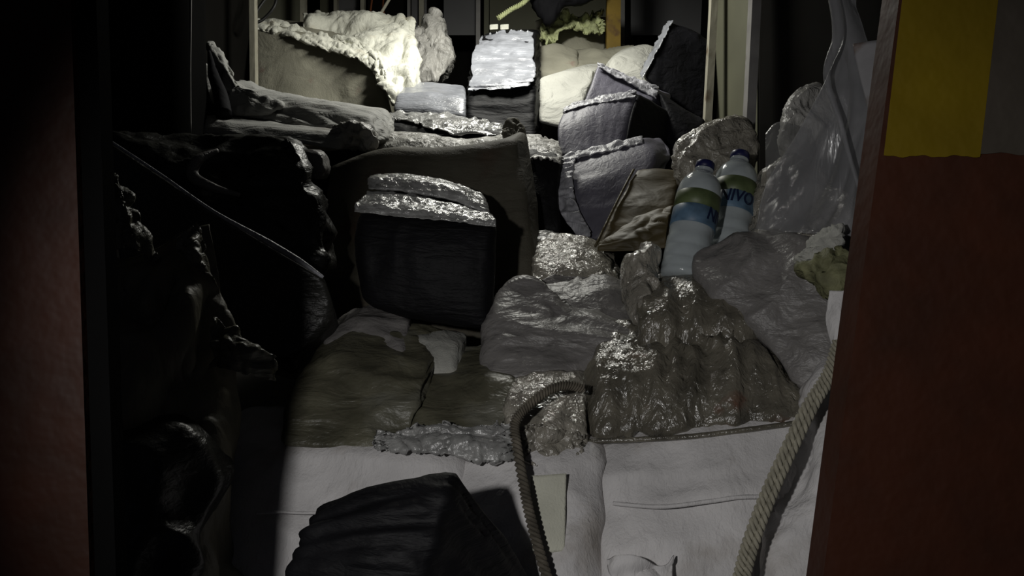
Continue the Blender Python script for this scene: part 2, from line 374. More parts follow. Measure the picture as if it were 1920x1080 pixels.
# ------------------------------------------------------------------ the hold
XL, XR, YB, ZC = -1.75, 1.16, 6.15, 2.62
box('floor', (XL - .3, 1.22, -.1), (XR + .3, YB + .1, 0), M_deck, **ST)
box('floor', (XL, 1.95, 0), (XR, YB, .62), M_deck, bev=.01, **ST)                     # raised deck towards the back
box('ceiling', (XL - .1, 1.32, ZC), (XR + .1, YB + .1, ZC + .06), M_panel, **ST)
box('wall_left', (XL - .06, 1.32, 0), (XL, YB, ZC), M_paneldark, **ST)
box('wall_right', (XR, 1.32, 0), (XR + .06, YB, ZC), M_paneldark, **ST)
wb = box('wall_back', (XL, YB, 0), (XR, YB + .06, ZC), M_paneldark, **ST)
# the doorway: plates of the door frame, left and right
def plate(name, quad, dy, m, parent=None, **kw):
    q = [P(*p) for p in quad]; D = np.array((0, dy, 0)); V = q + [p + D for p in q]
    F_ = [(3, 2, 1, 0), (4, 5, 6, 7), (0, 1, 5, 4), (1, 2, 6, 5), (2, 3, 7, 6), (3, 0, 4, 7)]
    return link(name, V, F_, m, parent=parent, smooth=False, **kw)
lj = plate('trim_1', [(-400, -420, 1.0), (119, -420, 1.0), (182, 1500, 1.0), (-400, 1500, 1.0)], .05, M_red, **ST)
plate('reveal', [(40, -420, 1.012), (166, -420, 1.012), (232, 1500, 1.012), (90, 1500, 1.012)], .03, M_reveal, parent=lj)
rj = plate('trim_2', [(1741, -420, 1.0), (2300, -420, 1.0), (2300, 1500, 1.0), (1488, 1500, 1.0)], .05, M_red, **ST)
def wavy_paint(name, xl_top, xl_bot, xr_top, xr_bot, ybot, m, amp):
    """a raised coat of paint with an uneven lower edge"""
    n = 30; V = []; F_ = []
    for k in range(n + 1):
        t = k / n; yb = ybot + amp * math.sin(t * 17 + xl_bot) * .6 + amp * math.sin(t * 41) * .3
        for (y, L_, R_) in ((-420, xl_top, xr_top), (yb, xl_bot, xr_bot)):
            V.append(P(L_ + (R_ - L_) * t, y, 0.998)); V.append(P(L_ + (R_ - L_) * t, y, 1.0015))
    for k in range(n):
        a = k * 4; b = a + 4
        F_ += [(a, a + 2, b + 2, b), (a + 1, b + 1, b + 3, a + 3), (a + 2, a + 3, b + 3, b + 2), (a, b, b + 1, a + 1)]
    F_ += [(0, 1, 3, 2), (n * 4, n * 4 + 2, n * 4 + 3, n * 4 + 1)]
    return link(name, V, F_, m, parent=rj, smooth=False)
wavy_paint('paint_stripe', 1741, 1657, 1920, 1838, 293, M_yellow, 3)['label'] = 'yellow paint stripe'
wavy_paint('paint_stripe', 1920, 1838, 2300, 2210, 289, M_greypaint, 4)['label'] = 'grey brown paint field'

# lining of the hold: panels and upright studs (each a piece of the wall)
def wpanel(name, x0, y0, x1, y1, d0, d1, m, parent=None, **kw):
    return plate(name, [(x0, y0, d0), (x1, y0, d1), (x1, y1, d1), (x0, y1, d0)], .02, m, parent=parent, **kw)
WB = bpy.data.objects['wall_back']
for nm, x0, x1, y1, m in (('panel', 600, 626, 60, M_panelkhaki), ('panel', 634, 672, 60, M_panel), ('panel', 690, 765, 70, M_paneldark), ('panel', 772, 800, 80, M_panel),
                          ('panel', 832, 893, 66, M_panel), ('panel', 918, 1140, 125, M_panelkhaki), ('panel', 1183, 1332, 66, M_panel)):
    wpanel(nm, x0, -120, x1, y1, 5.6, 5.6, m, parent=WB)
for x0, x1, m, dd in ((626, 632, M_stud, 5.5), (676, 683, M_stud, 5.5), (764, 769, M_studgrey, 5.5), (786, 795, M_stud, 5.55), (893, 901, M_studgrey, 5.5), (908, 917, M_panelkhaki, 5.5), (1163, 1172, M_studgrey, 5.5)):
    a = P((x0 + x1) / 2, -150, dd); b = P((x0 + x1) / 2 - 1, 230, dd)
    post('stud', b, a, (x1 - x0) / F * dd, .06, m, parent=WB)
mp = post('trim_3', P(1150, 200, 4.9), P(1152, -150, 4.9), 26 / F * 4.9, .07, M_mustard, **ST)
# right-hand lining
WR = bpy.data.objects['wall_right']
post('stud', P(1323, 330, 3.72), P(1350, -180, 3.72), 13 / F * 3.72, .05, M_stud, parent=WR)
post('stud', P(1400, 400, 3.15), P(1428, -180, 3.15), 17 / F * 3.15, .06, M_studgrey, parent=WR)
wpanel('panel', 1330, -180, 1420, 380, 4.0, 3.35, M_panelkhaki, parent=WR)
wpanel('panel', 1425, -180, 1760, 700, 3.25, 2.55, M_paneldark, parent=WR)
# left-hand lining
WL = bpy.data.objects['wall_left']
post('stud', P(474, 225, 3.95), P(470, -180, 3.95), 10 / F * 3.95, .05, M_stud, parent=WL)
post('stud', P(568, 220, 5.05), P(566, -180, 5.05), 9 / F * 5.05, .06, M_stud, parent=WL)
wpanel('panel', 466, -180, 570, 240, 5.06, 5.30, M_panelkhaki, parent=WL)
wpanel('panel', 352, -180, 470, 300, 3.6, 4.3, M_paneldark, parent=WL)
# dark locker standing just inside, left
lk = thing('locker', P(270, 250, 2.7) - np.array((0, 0, .9)), 'tall black locker just inside the doorway, left of the pale cloth', 'locker')
pack('body', [[(130, -260, 2.5), (352, -260, 2.72)], [(150, 300, 2.5), (356, 300, 2.72)]], (-.05, .3, 0), M_reveal, r=.01, cell=.06, parent=lk)
tube('edge_strip', [(358, -60, 2.74), (357, 60, 2.74), (356, 130, 2.74), (357, 250, 2.74)], .004, M_studgrey, n=20, parent=lk)
# lamp head on the ceiling (out of the picture)
lh = thing('ceiling_lamp', (-.10, 3.95, 2.56), 'flat work lamp on the ceiling at the back of the hold', 'lamp')
box('housing', (-.36, 3.81, 2.535), (.16, 4.09, 2.60), M_studgrey, parent=lh)

# ------------------------------------------------------------------ cargo at the back of the hold
FOLD = [('n', (4, 4, 4), .02), ('r', (9, 9, 9), .006)]
def seam(parent, pts, rad, m, label=None, **kw):
    o = tube('seam', pts, rad, m, n=40, seg=8, parent=parent, **kw)
    if label: o['label'] = label
    return o

a = pack('woven_sack', [[(474, 52, 4.30), (580, 66, 4.22), (692, 104, 4.12)], [(476, 130, 4.2), (590, 150, 4.12), (722, 165, 4.02)], [(474, 280, 4.05), (600, 280, 4.0), (738, 260, 3.9)]],
     [[(486, 30, 5.0), (600, 44, 5.0), (715, 82, 4.9)], [(486, 140, 5.0), (600, 150, 5.0), (735, 150, 4.9)], [(486, 280, 5.0), (600, 280, 5.0), (745, 260, 4.8)]],
     M_khaki, r=.035, cell=.028, ds=[('n', (3, 3, 3), .03), ('r', (5, 7, 5), .010)], label='big khaki woven sack with a frayed upper hem painted lamplit white, at the back left', cat='sack')
sheet('hem', [[(474, 38, 4.42), (520, 40, 4.38), (600, 62, 4.30), (660, 80, 4.26), (712, 100, 4.18)], [(474, 50, 4.28), (520, 56, 4.25), (600, 82, 4.18), (660, 98, 4.13), (716, 122, 4.06)], [(474, 56, 4.27), (520, 66, 4.23), (600, 92, 4.16), (662, 110, 4.1), (722, 150, 4.02)]],
      M_cream, nu=90, nv=16, th=.006, ds=[('n', (14, 14, 14), .02), ('w', (30, 30, 30), .012)], parent=a)['label'] = 'frayed hem painted lamplit white'  # brightness of the lamplit top edge put into the cream colour
t = sheet('tarpaulin', [[(568, 22, 4.75), (600, 14, 4.8), (650, 20, 4.8), (690, 28, 4.75), (750, 36, 4.65), (772, 55, 4.6)],
           [(570, 40, 4.6), (610, 38, 4.6), (660, 44, 4.55), (700, 55, 4.4), (760, 66, 4.35), (778, 80, 4.4)],
           [(576, 62, 4.5), (620, 72, 4.45), (670, 84, 4.35), (706, 100, 4.15), (766, 110, 4.15), (784, 120, 4.25)],
           [(640, 90, 4.36), (680, 98, 4.25), (706, 112, 4.08), (722, 145, 3.98), (765, 150, 3.98), (790, 150, 4.1)],
           [(706, 118, 4.05), (712, 135, 4.02), (722, 165, 3.94), (734, 196, 3.88), (758, 190, 3.88), (784, 172, 4.0)]],
          M_cream, nu=90, nv=80, th=.006, ds=[('n', (7, 7, 3.5), .05), ('w', (9, 9, 4), .022), ('w', (28, 28, 12), .006)], label='bright cream tarpaulin heaped over the khaki woven sack at the back left', cat='tarpaulin')
seam(t, [(576, 66, 4.46), (640, 88, 4.32), (690, 100, 4.2), (712, 112, 4.06), (722, 150, 3.95), (738, 196, 3.86)], .010, M_cream)
a = sack('bundle', [(800, 32, 4.7), (826, 36, 4.7), (832, 60, 4.65), (846, 92, 4.6), (842, 122, 4.55), (822, 150, 4.5), (790, 152, 4.5), (776, 110, 4.55), (778, 62, 4.65), (795, 52, 4.7)],
     M_shabby, tf=.06, tb=.25, e=.8, rings=18, npt=80, ds=[('w', (22, 22, 5), .02), ('w', (60, 60, 18), .006)], label='ragged pale film bundle right of the bright cream tarpaulin', cat='bundle')
tube('tied_neck', [(806, 44, 4.66), (812, 34, 4.68), (816, 26, 4.7)], [.03, .02, .045], M_shabby, seg=14, n=12, parent=a)
for xs, nm in (((700, 690, 698), 0), ((722, 712, 728), 1)):
    tube('electric_wire', [(xs[0], -20, 5.2), (xs[1] + 6, 10, 5.1), (xs[2] - 6, 40, 4.95)], .006, M_wire, n=24, label=('thin rusty wire hanging above the cream tarpaulin, nearer the corner' if nm == 0 else 'thin rusty wire hanging above the cream tarpaulin, slightly right of its twin'), cat='wire')
tube('stick', [(744, -25, 4.9), (722, 12, 4.85), (709, 34, 4.8)], .009, M_stud, n=12, label='pale stick leaning over the cream tarpaulin', cat='stick')
h = tube('hose', [(520, -30, 4.15), (516, 8, 4.1), (496, 34, 4.08), (480, 42, 4.06), (476, 34, 4.05), (486, 14, 4.06), (504, -12, 4.1), (512, -40, 4.1)], .0075, M_rubber, n=60, label='black rubber hose hanging in a loop above the khaki sack', cat='hose')
tube('dark_strap', [(352, -60, 3.2), (368, 40, 3.2), (372, 110, 3.2), (378, 180, 3.15), (392, 214, 3.05)], [.022, .018, .02, .03, .03], M_blackcloth, n=40, label='black strap hanging left of the upright end of the pale cloth', cat='strap')['_k'] = 0
tube('strap', [(392, 96, 3.15), (400, 140, 3.12), (414, 180, 3.05), (420, 216, 3.0)], [.006, .02, .026, .03], M_blackcloth, n=30, label='short black strap pressed against the crumpled end of the pale cloth', cat='strap')
sheet('flap', [[(374, 140, 3.3), (386, 120, 3.3), (398, 140, 3.3)], [(372, 180, 3.25), (390, 170, 3.25), (404, 180, 3.25)], [(380, 225, 3.15), (396, 222, 3.15), (410, 220, 3.15)]],
      M_cloth, nu=16, nv=20, th=.005, label='small grey cloth flap between the two black straps', cat='cloth')
# long pale cloth bundle, left
a = pack('cloth_bundle', [[(404, 150, 3.25), (450, 172, 3.2), (520, 186, 3.12), (600, 198, 3.06), (692, 214, 2.98)], [(402, 190, 3.18), (450, 202, 3.12), (520, 212, 3.06), (600, 222, 3.0), (700, 240, 2.92)], [(400, 216, 3.12), (450, 222, 3.06), (520, 232, 3.0), (600, 244, 2.94), (704, 272, 2.88)]],
     (.03, .30, .0), M_cloth, r=.03, cell=.016, ds=[('n', (5, 8, 12), .012), ('w', (8, 26, 26), .008)], label='long pale grey cloth bundle stretching right from its crumpled upright end', cat='bundle')
sack('twisted_end', [(388, 82, 3.2), (402, 84, 3.2), (418, 110, 3.2), (424, 134, 3.18), (432, 154, 3.16), (466, 172, 3.12), (530, 196, 3.06), (480, 216, 3.04), (430, 212, 3.08), (412, 176, 3.14), (402, 136, 3.18)],
     M_cloth, tf=.03, tb=.05, e=.8, rings=14, npt=90, ds=[('w', (30, 30, 14), .010)], parent=a)['label'] = 'crumpled upright white end'
sack('knot', [(620, 250, 2.86), (640, 236, 2.86), (665, 232, 2.86), (690, 240, 2.86), (704, 262, 2.86), (700, 276, 2.86), (670, 276, 2.86), (640, 270, 2.86)], M_shabby, tf=.03, tb=.06, rings=12, npt=64,
     ds=[('w', (40, 40, 40), .014)], parent=a)['label'] = 'crumpled film knot'
pack('cloth_bundle', [[(356, 222, 3.0), (440, 228, 2.95), (540, 240, 2.88), (640, 252, 2.82)], [(356, 252, 2.95), (440, 256, 2.9), (540, 268, 2.84), (640, 284, 2.78)]],
     (.02, .35, .01), M_cloth, r=.02, cell=.018, ds=[('n', (5, 8, 12), .008), ('w', (7, 24, 24), .005)], label='flat pale cloth strip lying under the long cloth bundle', cat='bundle')

# silver / black wrapped packages in the middle distance
WR_H = [('r', (5, 34, 5), .0045), ('w', (16, 60, 16), .0022)]
a = pack('film_wrapped_package', [[(745, 178, 3.72), (805, 176, 3.72), (872, 184, 3.70)], [(738, 206, 3.66), (805, 204, 3.66), (872, 212, 3.64)], [(738, 226, 3.66), (805, 226, 3.66), (872, 230, 3.64)]],
     [[(762, 156, 4.05), (815, 155, 4.05), (872, 160, 4.02)], [(762, 190, 4.05), (815, 190, 4.05), (872, 190, 4.02)], [(762, 220, 4.05), (815, 220, 4.05), (872, 220, 4.02)]],
     M_silver, r=.02, cell=.013, ds=WR_H, label='flat silvery film package left of the tall wrapped block', cat='package')
a = pack('film_wrapped_package', [[(706, 232, 3.28), (780, 236, 3.26), (850, 250, 3.24), (942, 246, 3.22)], [(700, 258, 3.24), (780, 258, 3.22), (850, 262, 3.2), (942, 256, 3.2)]],
     [[(716, 212, 3.62), (790, 214, 3.6), (860, 218, 3.58), (938, 236, 3.5)], [(716, 240, 3.62), (790, 240, 3.6), (860, 240, 3.58), (938, 250, 3.5)]],
     M_black, r=.012, cell=.012, ds=[('w', (20, 20, 20), .005)], label='black package under crinkled clear film, behind the brown carton', cat='package')
sheet('film_top', [[(716, 210, 3.62), (790, 211, 3.58), (860, 216, 3.52), (940, 236, 3.42)], [(716, 220, 3.46), (790, 222, 3.4), (860, 228, 3.34), (944, 240, 3.32)], [(706, 224, 3.33), (780, 230, 3.26), (850, 250, 3.2), (946, 250, 3.2)]],
      M_silverc, nu=90, nv=30, th=.003, ds=[('w', (26, 26, 26), .010)], ragged=.12, parent=a)['label'] = 'crinkled clear film over the top'
pack('film_wrapped_package', [[(700, 250, 3.12), (790, 256, 3.1), (870, 264, 3.08), (944, 256, 3.08)], [(700, 282, 3.06), (790, 288, 3.04), (870, 292, 3.02), (944, 284, 3.02)]], (.02, .28, .0),
     M_shabby, r=.02, cell=.012, ds=[('w', (16, 30, 30), .006)], label='long pale package squeezed between the crinkled black package and brown carton', cat='package')
sack('rag', [(948, 232, 3.1), (962, 224, 3.1), (978, 236, 3.1), (982, 256, 3.06), (964, 266, 3.05), (946, 256, 3.06)], M_brownbag, tf=.03, tb=.05, rings=10, npt=48, ds=[('w', (50, 50, 50), .010)], label='small twisted dark rag at the corner of the brown carton', cat='rag')
# tall wrapped block
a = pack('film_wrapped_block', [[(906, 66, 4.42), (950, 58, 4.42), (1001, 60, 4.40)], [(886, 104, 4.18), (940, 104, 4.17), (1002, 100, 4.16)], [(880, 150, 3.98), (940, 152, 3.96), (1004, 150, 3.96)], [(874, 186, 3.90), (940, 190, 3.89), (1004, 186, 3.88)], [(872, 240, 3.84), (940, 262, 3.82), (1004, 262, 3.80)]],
     (.03, .36, .02), M_black, r=.03, cell=.013, ds=[('n', (4, 5, 4), .012), ('r', (4, 30, 4), .006), ('w', (12, 50, 12), .003)], label='tall leaning black film block with lamp glare painted on its upper half, standing mid hold', cat='package')
sheet('sheen_layer', [[(903, 68, 4.40), (950, 56, 4.40), (1000, 58, 4.38)], [(886, 104, 4.155), (940, 104, 4.14), (1002, 100, 4.13)], [(880, 148, 3.95), (940, 146, 3.93), (1004, 142, 3.93)], [(877, 168, 3.90), (940, 166, 3.885), (990, 160, 3.885)]],
      M_silver, nu=60, nv=80, th=.003, ds=[('r', (5, 5, 30), .008), ('w', (14, 14, 50), .004)], ragged=.10, parent=a)['label'] = 'lamp sheen painted silvery over the upper half'  # the lamp's reflection on black film, painted as a pale layer
# pale sacks on the right at the back
pack('woven_sack', [[(1014, 150, 4.2), (1060, 136, 4.2), (1112, 132, 4.2)], [(1012, 190, 4.02), (1050, 188, 4.0), (1092, 188, 4.0)], [(1012, 228, 3.95), (1050, 236, 3.92), (1080, 236, 3.9)]], (.1, .35, .04), M_white, r=.014, cell=.014,
     ds=[('n', (5, 5, 5), .010), ('w', (6, 7, 6), .008)], label='bright white woven sack right of the tall wrapped block', cat='sack')
pack('woven_sack', [[(1010, 92, 4.72), (1045, 86, 4.72), (1080, 96, 4.72)], [(1010, 130, 4.5), (1045, 136, 4.5), (1082, 132, 4.5)], [(1010, 160, 4.45), (1045, 160, 4.45), (1082, 160, 4.45)]], (.03, .3, 0), M_khaki, r=.014, cell=.018,
     ds=[('w', (5, 5, 5), .016)], label='small drab woven sack wedged below the yellow green cloth', cat='sack')
pack('woven_sack', [[(1080, 96, 4.75), (1140, 92, 4.7), (1190, 86, 4.7)], [(1074, 134, 4.5), (1130, 138, 4.45), (1190, 132, 4.45)], [(1074, 175, 4.4), (1130, 175, 4.35), (1190, 175, 4.35)]], (.0, .3, 0), M_khaki, r=.014, cell=.018,
     ds=[('w', (5, 5, 5), .014)], label='drab woven sack in front of the mustard post', cat='sack')
pack('woven_sack', [[(1178, 92, 4.35), (1215, 84, 4.35), (1232, 90, 4.35)], [(1146, 120, 4.12), (1190, 124, 4.1), (1220, 130, 4.1)], [(1140, 180, 4.05), (1180, 190, 4.02), (1215, 190, 4.02)]], (.0, .25, 0), M_white, r=.012, cell=.016,
     ds=[('w', (5, 5, 5), .008)], label='pale woven sack left of the tilted black block', cat='sack')
# yellow green cloth and black cloth hanging
sheet('hanging_cloth', [[(1005, 66, 4.95), (1030, 40, 4.98), (1062, 20, 5.0), (1095, 28, 5.0), (1132, 14, 5.0)], [(1024, 78, 4.85), (1042, 52, 4.9), (1070, 34, 4.95), (1100, 44, 4.95), (1134, 40, 4.95)], [(1026, 86, 4.8), (1050, 62, 4.86), (1076, 50, 4.9), (1106, 60, 4.9), (1134, 62, 4.92)]],
      M_netting, nu=60, nv=30, th=.006, ds=[('w', (16, 16, 16), .03), ('w', (40, 40, 40), .01)], ragged=.2, label='yellow green cloth slung in front of the back wall', cat='cloth')
sheet('hanging_cloth', [[(1004, 40, 5.1), (1050, 30, 5.12), (1136, 40, 5.15)], [(1008, 80, 5.0), (1070, 80, 5.0), (1134, 84, 5.0)], [(1008, 110, 4.9), (1070, 112, 4.9), (1134, 112, 4.9)]], M_khaki, nu=40, nv=30, th=.006, ds=[('n', (8, 8, 8), .03)],
      label='drab cloth hanging behind the yellow green one', cat='cloth')
sack('black_bag', [(990, -30, 4.8), (1130, -30, 4.8), (1098, 4, 4.8), (1062, 12, 4.8), (1040, 36, 4.8), (1026, 48, 4.8), (1008, 26, 4.8), (996, 4, 4.8)], M_blackcloth, tf=.06, tb=.08, rings=10, npt=60, ds=[('w', (16, 16, 16), .012)],
     label='black bag hanging down to a point in front of the yellow green cloth', cat='bag')
tube('rope', [(1000, -14, 4.7), (980, 6, 4.68), (958, 18, 4.66), (934, 34, 4.62)], .014, M_netting, strands=3, turns=7, n=60, label='short pale twisted rope hanging behind the tall wrapped block', cat='rope')
for k, x in enumerate((926, 946)):
    pack('clip', [[(x - 8, 46, 4.62), (x + 8, 45, 4.62)], [(x - 8, 56, 4.6), (x + 8, 55, 4.6)]], (0, .03, 0), M_cream, r=.004, cell=.008, label=('small pale clip on top behind the tall block, left one' if k == 0 else 'small pale clip on top behind the tall block, right one'), cat='clip')
# tilted black block at the right
a = pack('film_wrapped_block', [[(1258, 44, 3.92), (1300, 58, 3.90), (1338, 84, 3.90)], [(1236, 88, 3.86), (1280, 110, 3.86), (1332, 140, 3.86)], [(1208, 146, 3.82), (1262, 186, 3.80), (1322, 232, 3.80)]],
     [[(1252, 46, 4.3), (1296, 60, 4.3), (1338, 86, 4.3)], [(1226, 96, 4.3), (1278, 110, 4.3), (1332, 140, 4.3)], [(1204, 146, 4.25), (1262, 186, 4.25), (1322, 232, 4.25)]],
     M_black_dull, r=.014, cell=.014, ds=[('w', (9, 9, 9), .004)], label='tilted matt black block with a lit left edge, leaning by the pale stud', cat='package')
sheet('lit_edge', [[(1262, 38, 3.915), (1236, 88, 3.85), (1204, 148, 3.81)], [(1252, 40, 4.05), (1228, 84, 3.99), (1200, 138, 3.94)]], M_silver, nu=50, nv=8, th=.003, ds=[('w', (40, 40, 40), .005)], parent=a)['label'] = 'lit edge painted silvery'  # lamplight on the black edge, painted as a silvery strip
# grey violet packages
VW = [('n', (6, 6, 6), .004), ('r', (34, 4, 6), .0022), ('w', (60, 10, 14), .0012)]
a = pack('film_wrapped_package', [[(1122, 118, 3.66), (1175, 148, 3.64), (1234, 168, 3.62)], [(1106, 160, 3.56), (1160, 176, 3.54), (1222, 196, 3.52)], [(1088, 205, 3.5), (1150, 215, 3.48), (1214, 225, 3.48)]], (.10, .22, -.02), M_violet, r=.015, cell=.012, ds=VW,
     label='grey violet package with a frosty upper edge, behind the middle one', cat='package', group='grey violet film packages')
sheet('film_edge', [[(1120, 116, 3.68), (1150, 130, 3.66), (1180, 142, 3.64), (1236, 162, 3.6)], [(1122, 124, 3.62), (1152, 142, 3.6), (1186, 158, 3.58), (1230, 186, 3.55)]], M_edgefilm, nu=60, nv=10, th=.004, ds=[('w', (50, 50, 50), .006)], ragged=.15, parent=a)['label'] = 'frosty crinkled edge'
a = pack('film_wrapped_package', [[(1058, 204, 3.34), (1120, 186, 3.34), (1192, 172, 3.36)], [(1044, 240, 3.24), (1112, 228, 3.24), (1178, 218, 3.26)], [(1048, 296, 3.16), (1112, 284, 3.16), (1166, 270, 3.18)]],
     [[(1130, 215, 3.6), (1200, 200, 3.6), (1292, 232, 3.56)], [(1130, 240, 3.6), (1200, 240, 3.6), (1288, 256, 3.54)], [(1130, 290, 3.5), (1200, 290, 3.5), (1268, 294, 3.46)]],
     M_violet, r=.012, cell=.011, ds=VW, label='grey violet package with a fringed top edge and dark side, middle one of its pile', cat='package', group='grey violet film packages')
pack('dark_side', [[(1196, 176, 3.345), (1290, 234, 3.52)], [(1182, 220, 3.25), (1286, 262, 3.5)], [(1172, 268, 3.17), (1268, 296, 3.43)]], (.01, .04, 0), M_black_dull, r=.01, cell=.014, ds=[('w', (10, 10, 10), .003)], parent=a)['label'] = 'black wrapped side'
sheet('film_edge', [[(1056, 202, 3.36), (1090, 190, 3.36), (1130, 180, 3.36), (1194, 168, 3.37)], [(1056, 212, 3.31), (1092, 198, 3.31), (1132, 192, 3.31), (1192, 182, 3.32)]], M_edgefilm, nu=60, nv=8, th=.003, ds=[('w', (60, 60, 60), .005)], ragged=.2, parent=a)['label'] = 'fringed film edge'
a = pack('film_wrapped_package', [[(1048, 300, 3.0), (1120, 282, 3.0), (1204, 262, 3.02)], [(1046, 350, 2.9), (1130, 330, 2.88), (1226, 300, 2.9)], [(1064, 404, 2.84), (1120, 390, 2.82), (1190, 362, 2.82)], [(1098, 456, 2.80), (1120, 450, 2.78), (1160, 430, 2.78)]],
     (.10, .22, .0), M_violet, r=.014, cell=.011, ds=[('n', (6, 6, 6), .008), ('r', (5, 26, 6), .003)], label='grey violet package curling to a point, front one of its pile', cat='package', group='grey violet film packages')
sheet('film_edge', [[(1042, 304, 2.97), (1036, 344, 2.9), (1052, 400, 2.82), (1092, 456, 2.77)], [(1080, 300, 2.94), (1074, 346, 2.86), (1086, 394, 2.8), (1112, 440, 2.76)]], M_edgefilm, nu=80, nv=16, th=.003, ds=[('w', (12, 50, 50), .010)], ragged=.1, parent=a)['label'] = 'pleated film along the left edge, painted pale as lit'  # light on the pleats is put into the paler colour
sheet('lit_rim', [[(1048, 294, 3.01), (1090, 282, 3.01), (1140, 270, 3.01), (1204, 256, 3.03)], [(1050, 304, 2.97), (1092, 294, 2.97), (1142, 284, 2.97), (1206, 268, 2.99)]], M_edgefilm, nu=60, nv=8, th=.004, ds=[('w', (30, 30, 30), .006)], parent=a)['label'] = 'lit upper rim painted pale'  # lit edge of the violet film painted as a pale strip
pack('film_wrapped_block', [[(1236, 170, 3.5), (1290, 210, 3.5), (1324, 226, 3.5)], [(1250, 230, 3.42), (1290, 250, 3.4), (1310, 262, 3.4)], [(1230, 330, 3.35), (1262, 330, 3.35), (1290, 330, 3.35)]], (.02, .2, 0), M_black_dull, r=.03, cell=.016, ds=[('w', (9, 9, 9), .006)],
     label='dull black block below the tilted one, behind the grey violet pile', cat='package')
# small grey package with black body, centre
a = pack('film_wrapped_package', [[(988, 286, 2.92), (1052, 298, 2.9)], [(994, 360, 2.84), (1048, 366, 2.82)], [(996, 432, 2.8), (1052, 440, 2.78)]], [[(974, 250, 3.2), (1044, 262, 3.18)], [(980, 360, 3.2), (1044, 366, 3.18)], [(980, 440, 3.2), (1044, 440, 3.18)]],
     M_black_v, r=.02, cell=.012, ds=[('w', (12, 12, 12), .004)], label='upright black package with a pale frosted top, right of the brown carton', cat='package')
sheet('film_top', [[(972, 250, 3.2), (1010, 254, 3.19), (1046, 264, 3.17)], [(982, 272, 3.02), (1018, 276, 3.0), (1054, 288, 2.98)], [(988, 296, 2.90), (1020, 300, 2.885), (1054, 306, 2.875)]], M_shabby, nu=40, nv=36, th=.004, ds=[('w', (20, 20, 50), .006)], ragged=.12, parent=a)['label'] = 'pale frosted film over the top'
pack('film_wrapped_package', [[(1000, 446, 2.62), (1026, 444, 2.62), (1054, 450, 2.62)], [(998, 466, 2.58), (1026, 468, 2.58), (1052, 468, 2.58)]], [[(1004, 432, 2.78), (1030, 432, 2.78), (1050, 436, 2.78)], [(1004, 466, 2.78), (1030, 466, 2.78), (1050, 466, 2.78)]], M_silverc, r=.015, cell=.008, ds=[('w', (40, 40, 40), .004)],
     label='little bluish film package at the foot of the upright black one', cat='package')
# olive brown package
a = pack('brown_package', [[(1192, 316, 2.74), (1232, 316, 2.72), (1276, 322, 2.70)], [(1150, 392, 2.62), (1210, 384, 2.60), (1262, 380, 2.58)], [(1116, 464, 2.54), (1190, 466, 2.50), (1250, 458, 2.48)]], (.06, .16, -.02), M_kraft, r=.014, cell=.011,
     ds=[('n', (6, 6, 6), .006), ('w', (9, 14, 9), .003)], label='olive brown wrapped package left of the water bottles', cat='package')
sheet('wrap_fold', [[(1188, 410, 2.58), (1220, 396, 2.56), (1262, 386, 2.54)], [(1128, 454, 2.52), (1190, 440, 2.49), (1252, 420, 2.48)], [(1120, 470, 2.51), (1190, 470, 2.475), (1248, 464, 2.46)]], M_kraft, nu=40, nv=30, th=.004, ds=[('w', (14, 14, 20), .006)], parent=a)
tube('edge_cord', [(1188, 318, 2.735), (1160, 372, 2.64), (1116, 462, 2.53)], .004, M_kraft, n=20, parent=a)

# ------------------------------------------------------------------ centre of the heap
# big brown carton / sacking behind the black block
a = pack('sacking_bale', [[(604, 306, 2.72), (700, 284, 2.70), (800, 284, 2.68), (890, 276, 2.66), (974, 254, 2.66)], [(596, 420, 2.62), (700, 420, 2.6), (800, 420, 2.58), (890, 410, 2.54), (990, 390, 2.52)], [(590, 560, 2.52), (700, 560, 2.5), (800, 560, 2.48), (890, 560, 2.44), (1000, 520, 2.42)], [(590, 640, 2.48), (700, 650, 2.46), (800, 650, 2.44), (890, 650, 2.40), (1000, 590, 2.38)]],
     (.02, .26, .0), M_brownbag, r=.03, cell=.02, ds=[('n', (4, 4, 4), .02), ('r', (3, 9, 3), .005)], label='big dull brown sacking bale behind the black film block', cat='bale')
sack('bottle_end', [(566, 282, 2.42), (588, 278, 2.42), (604, 290, 2.42), (610, 316, 2.42), (598, 336, 2.42), (572, 330, 2.42), (560, 304, 2.42)], M_greyfilm, tf=.03, tb=.12, rings=12, npt=40, ds=[('r', (8, 8, 60), .004)],
     label='small pale grey roll on the shoulder of the dark bag', cat='roll')
# black film block in the centre
a = pack('film_wrapped_block', [[(670, 398, 2.16), (760, 400, 2.14), (850, 410, 2.13), (928, 418, 2.12)], [(662, 470, 2.14), (760, 470, 2.11), (850, 480, 2.10), (926, 490, 2.10)], [(672, 540, 2.14), (760, 552, 2.11), (850, 570, 2.10), (922, 586, 2.10)], [(690, 572, 2.14), (760, 596, 2.12), (850, 612, 2.11), (914, 618, 2.10)]],
     [[(694, 350, 2.42), (770, 352, 2.42), (850, 362, 2.40), (912, 384, 2.38)], [(700, 440, 2.42), (770, 440, 2.42), (850, 450, 2.4), (914, 460, 2.38)], [(700, 530, 2.40), (770, 540, 2.4), (850, 550, 2.38), (912, 560, 2.36)], [(704, 570, 2.38), (770, 580, 2.38), (850, 590, 2.36), (910, 600, 2.34)]],
     M_black, r=.03, cell=.0095, bulge=.008, ds=[('n', (5, 5, 5), .006), ('w', (14, 10, 14), .003), ('w', (50, 16, 50), .0012)], label='black film block with a shiny two-layer top, centre of the heap', cat='package')
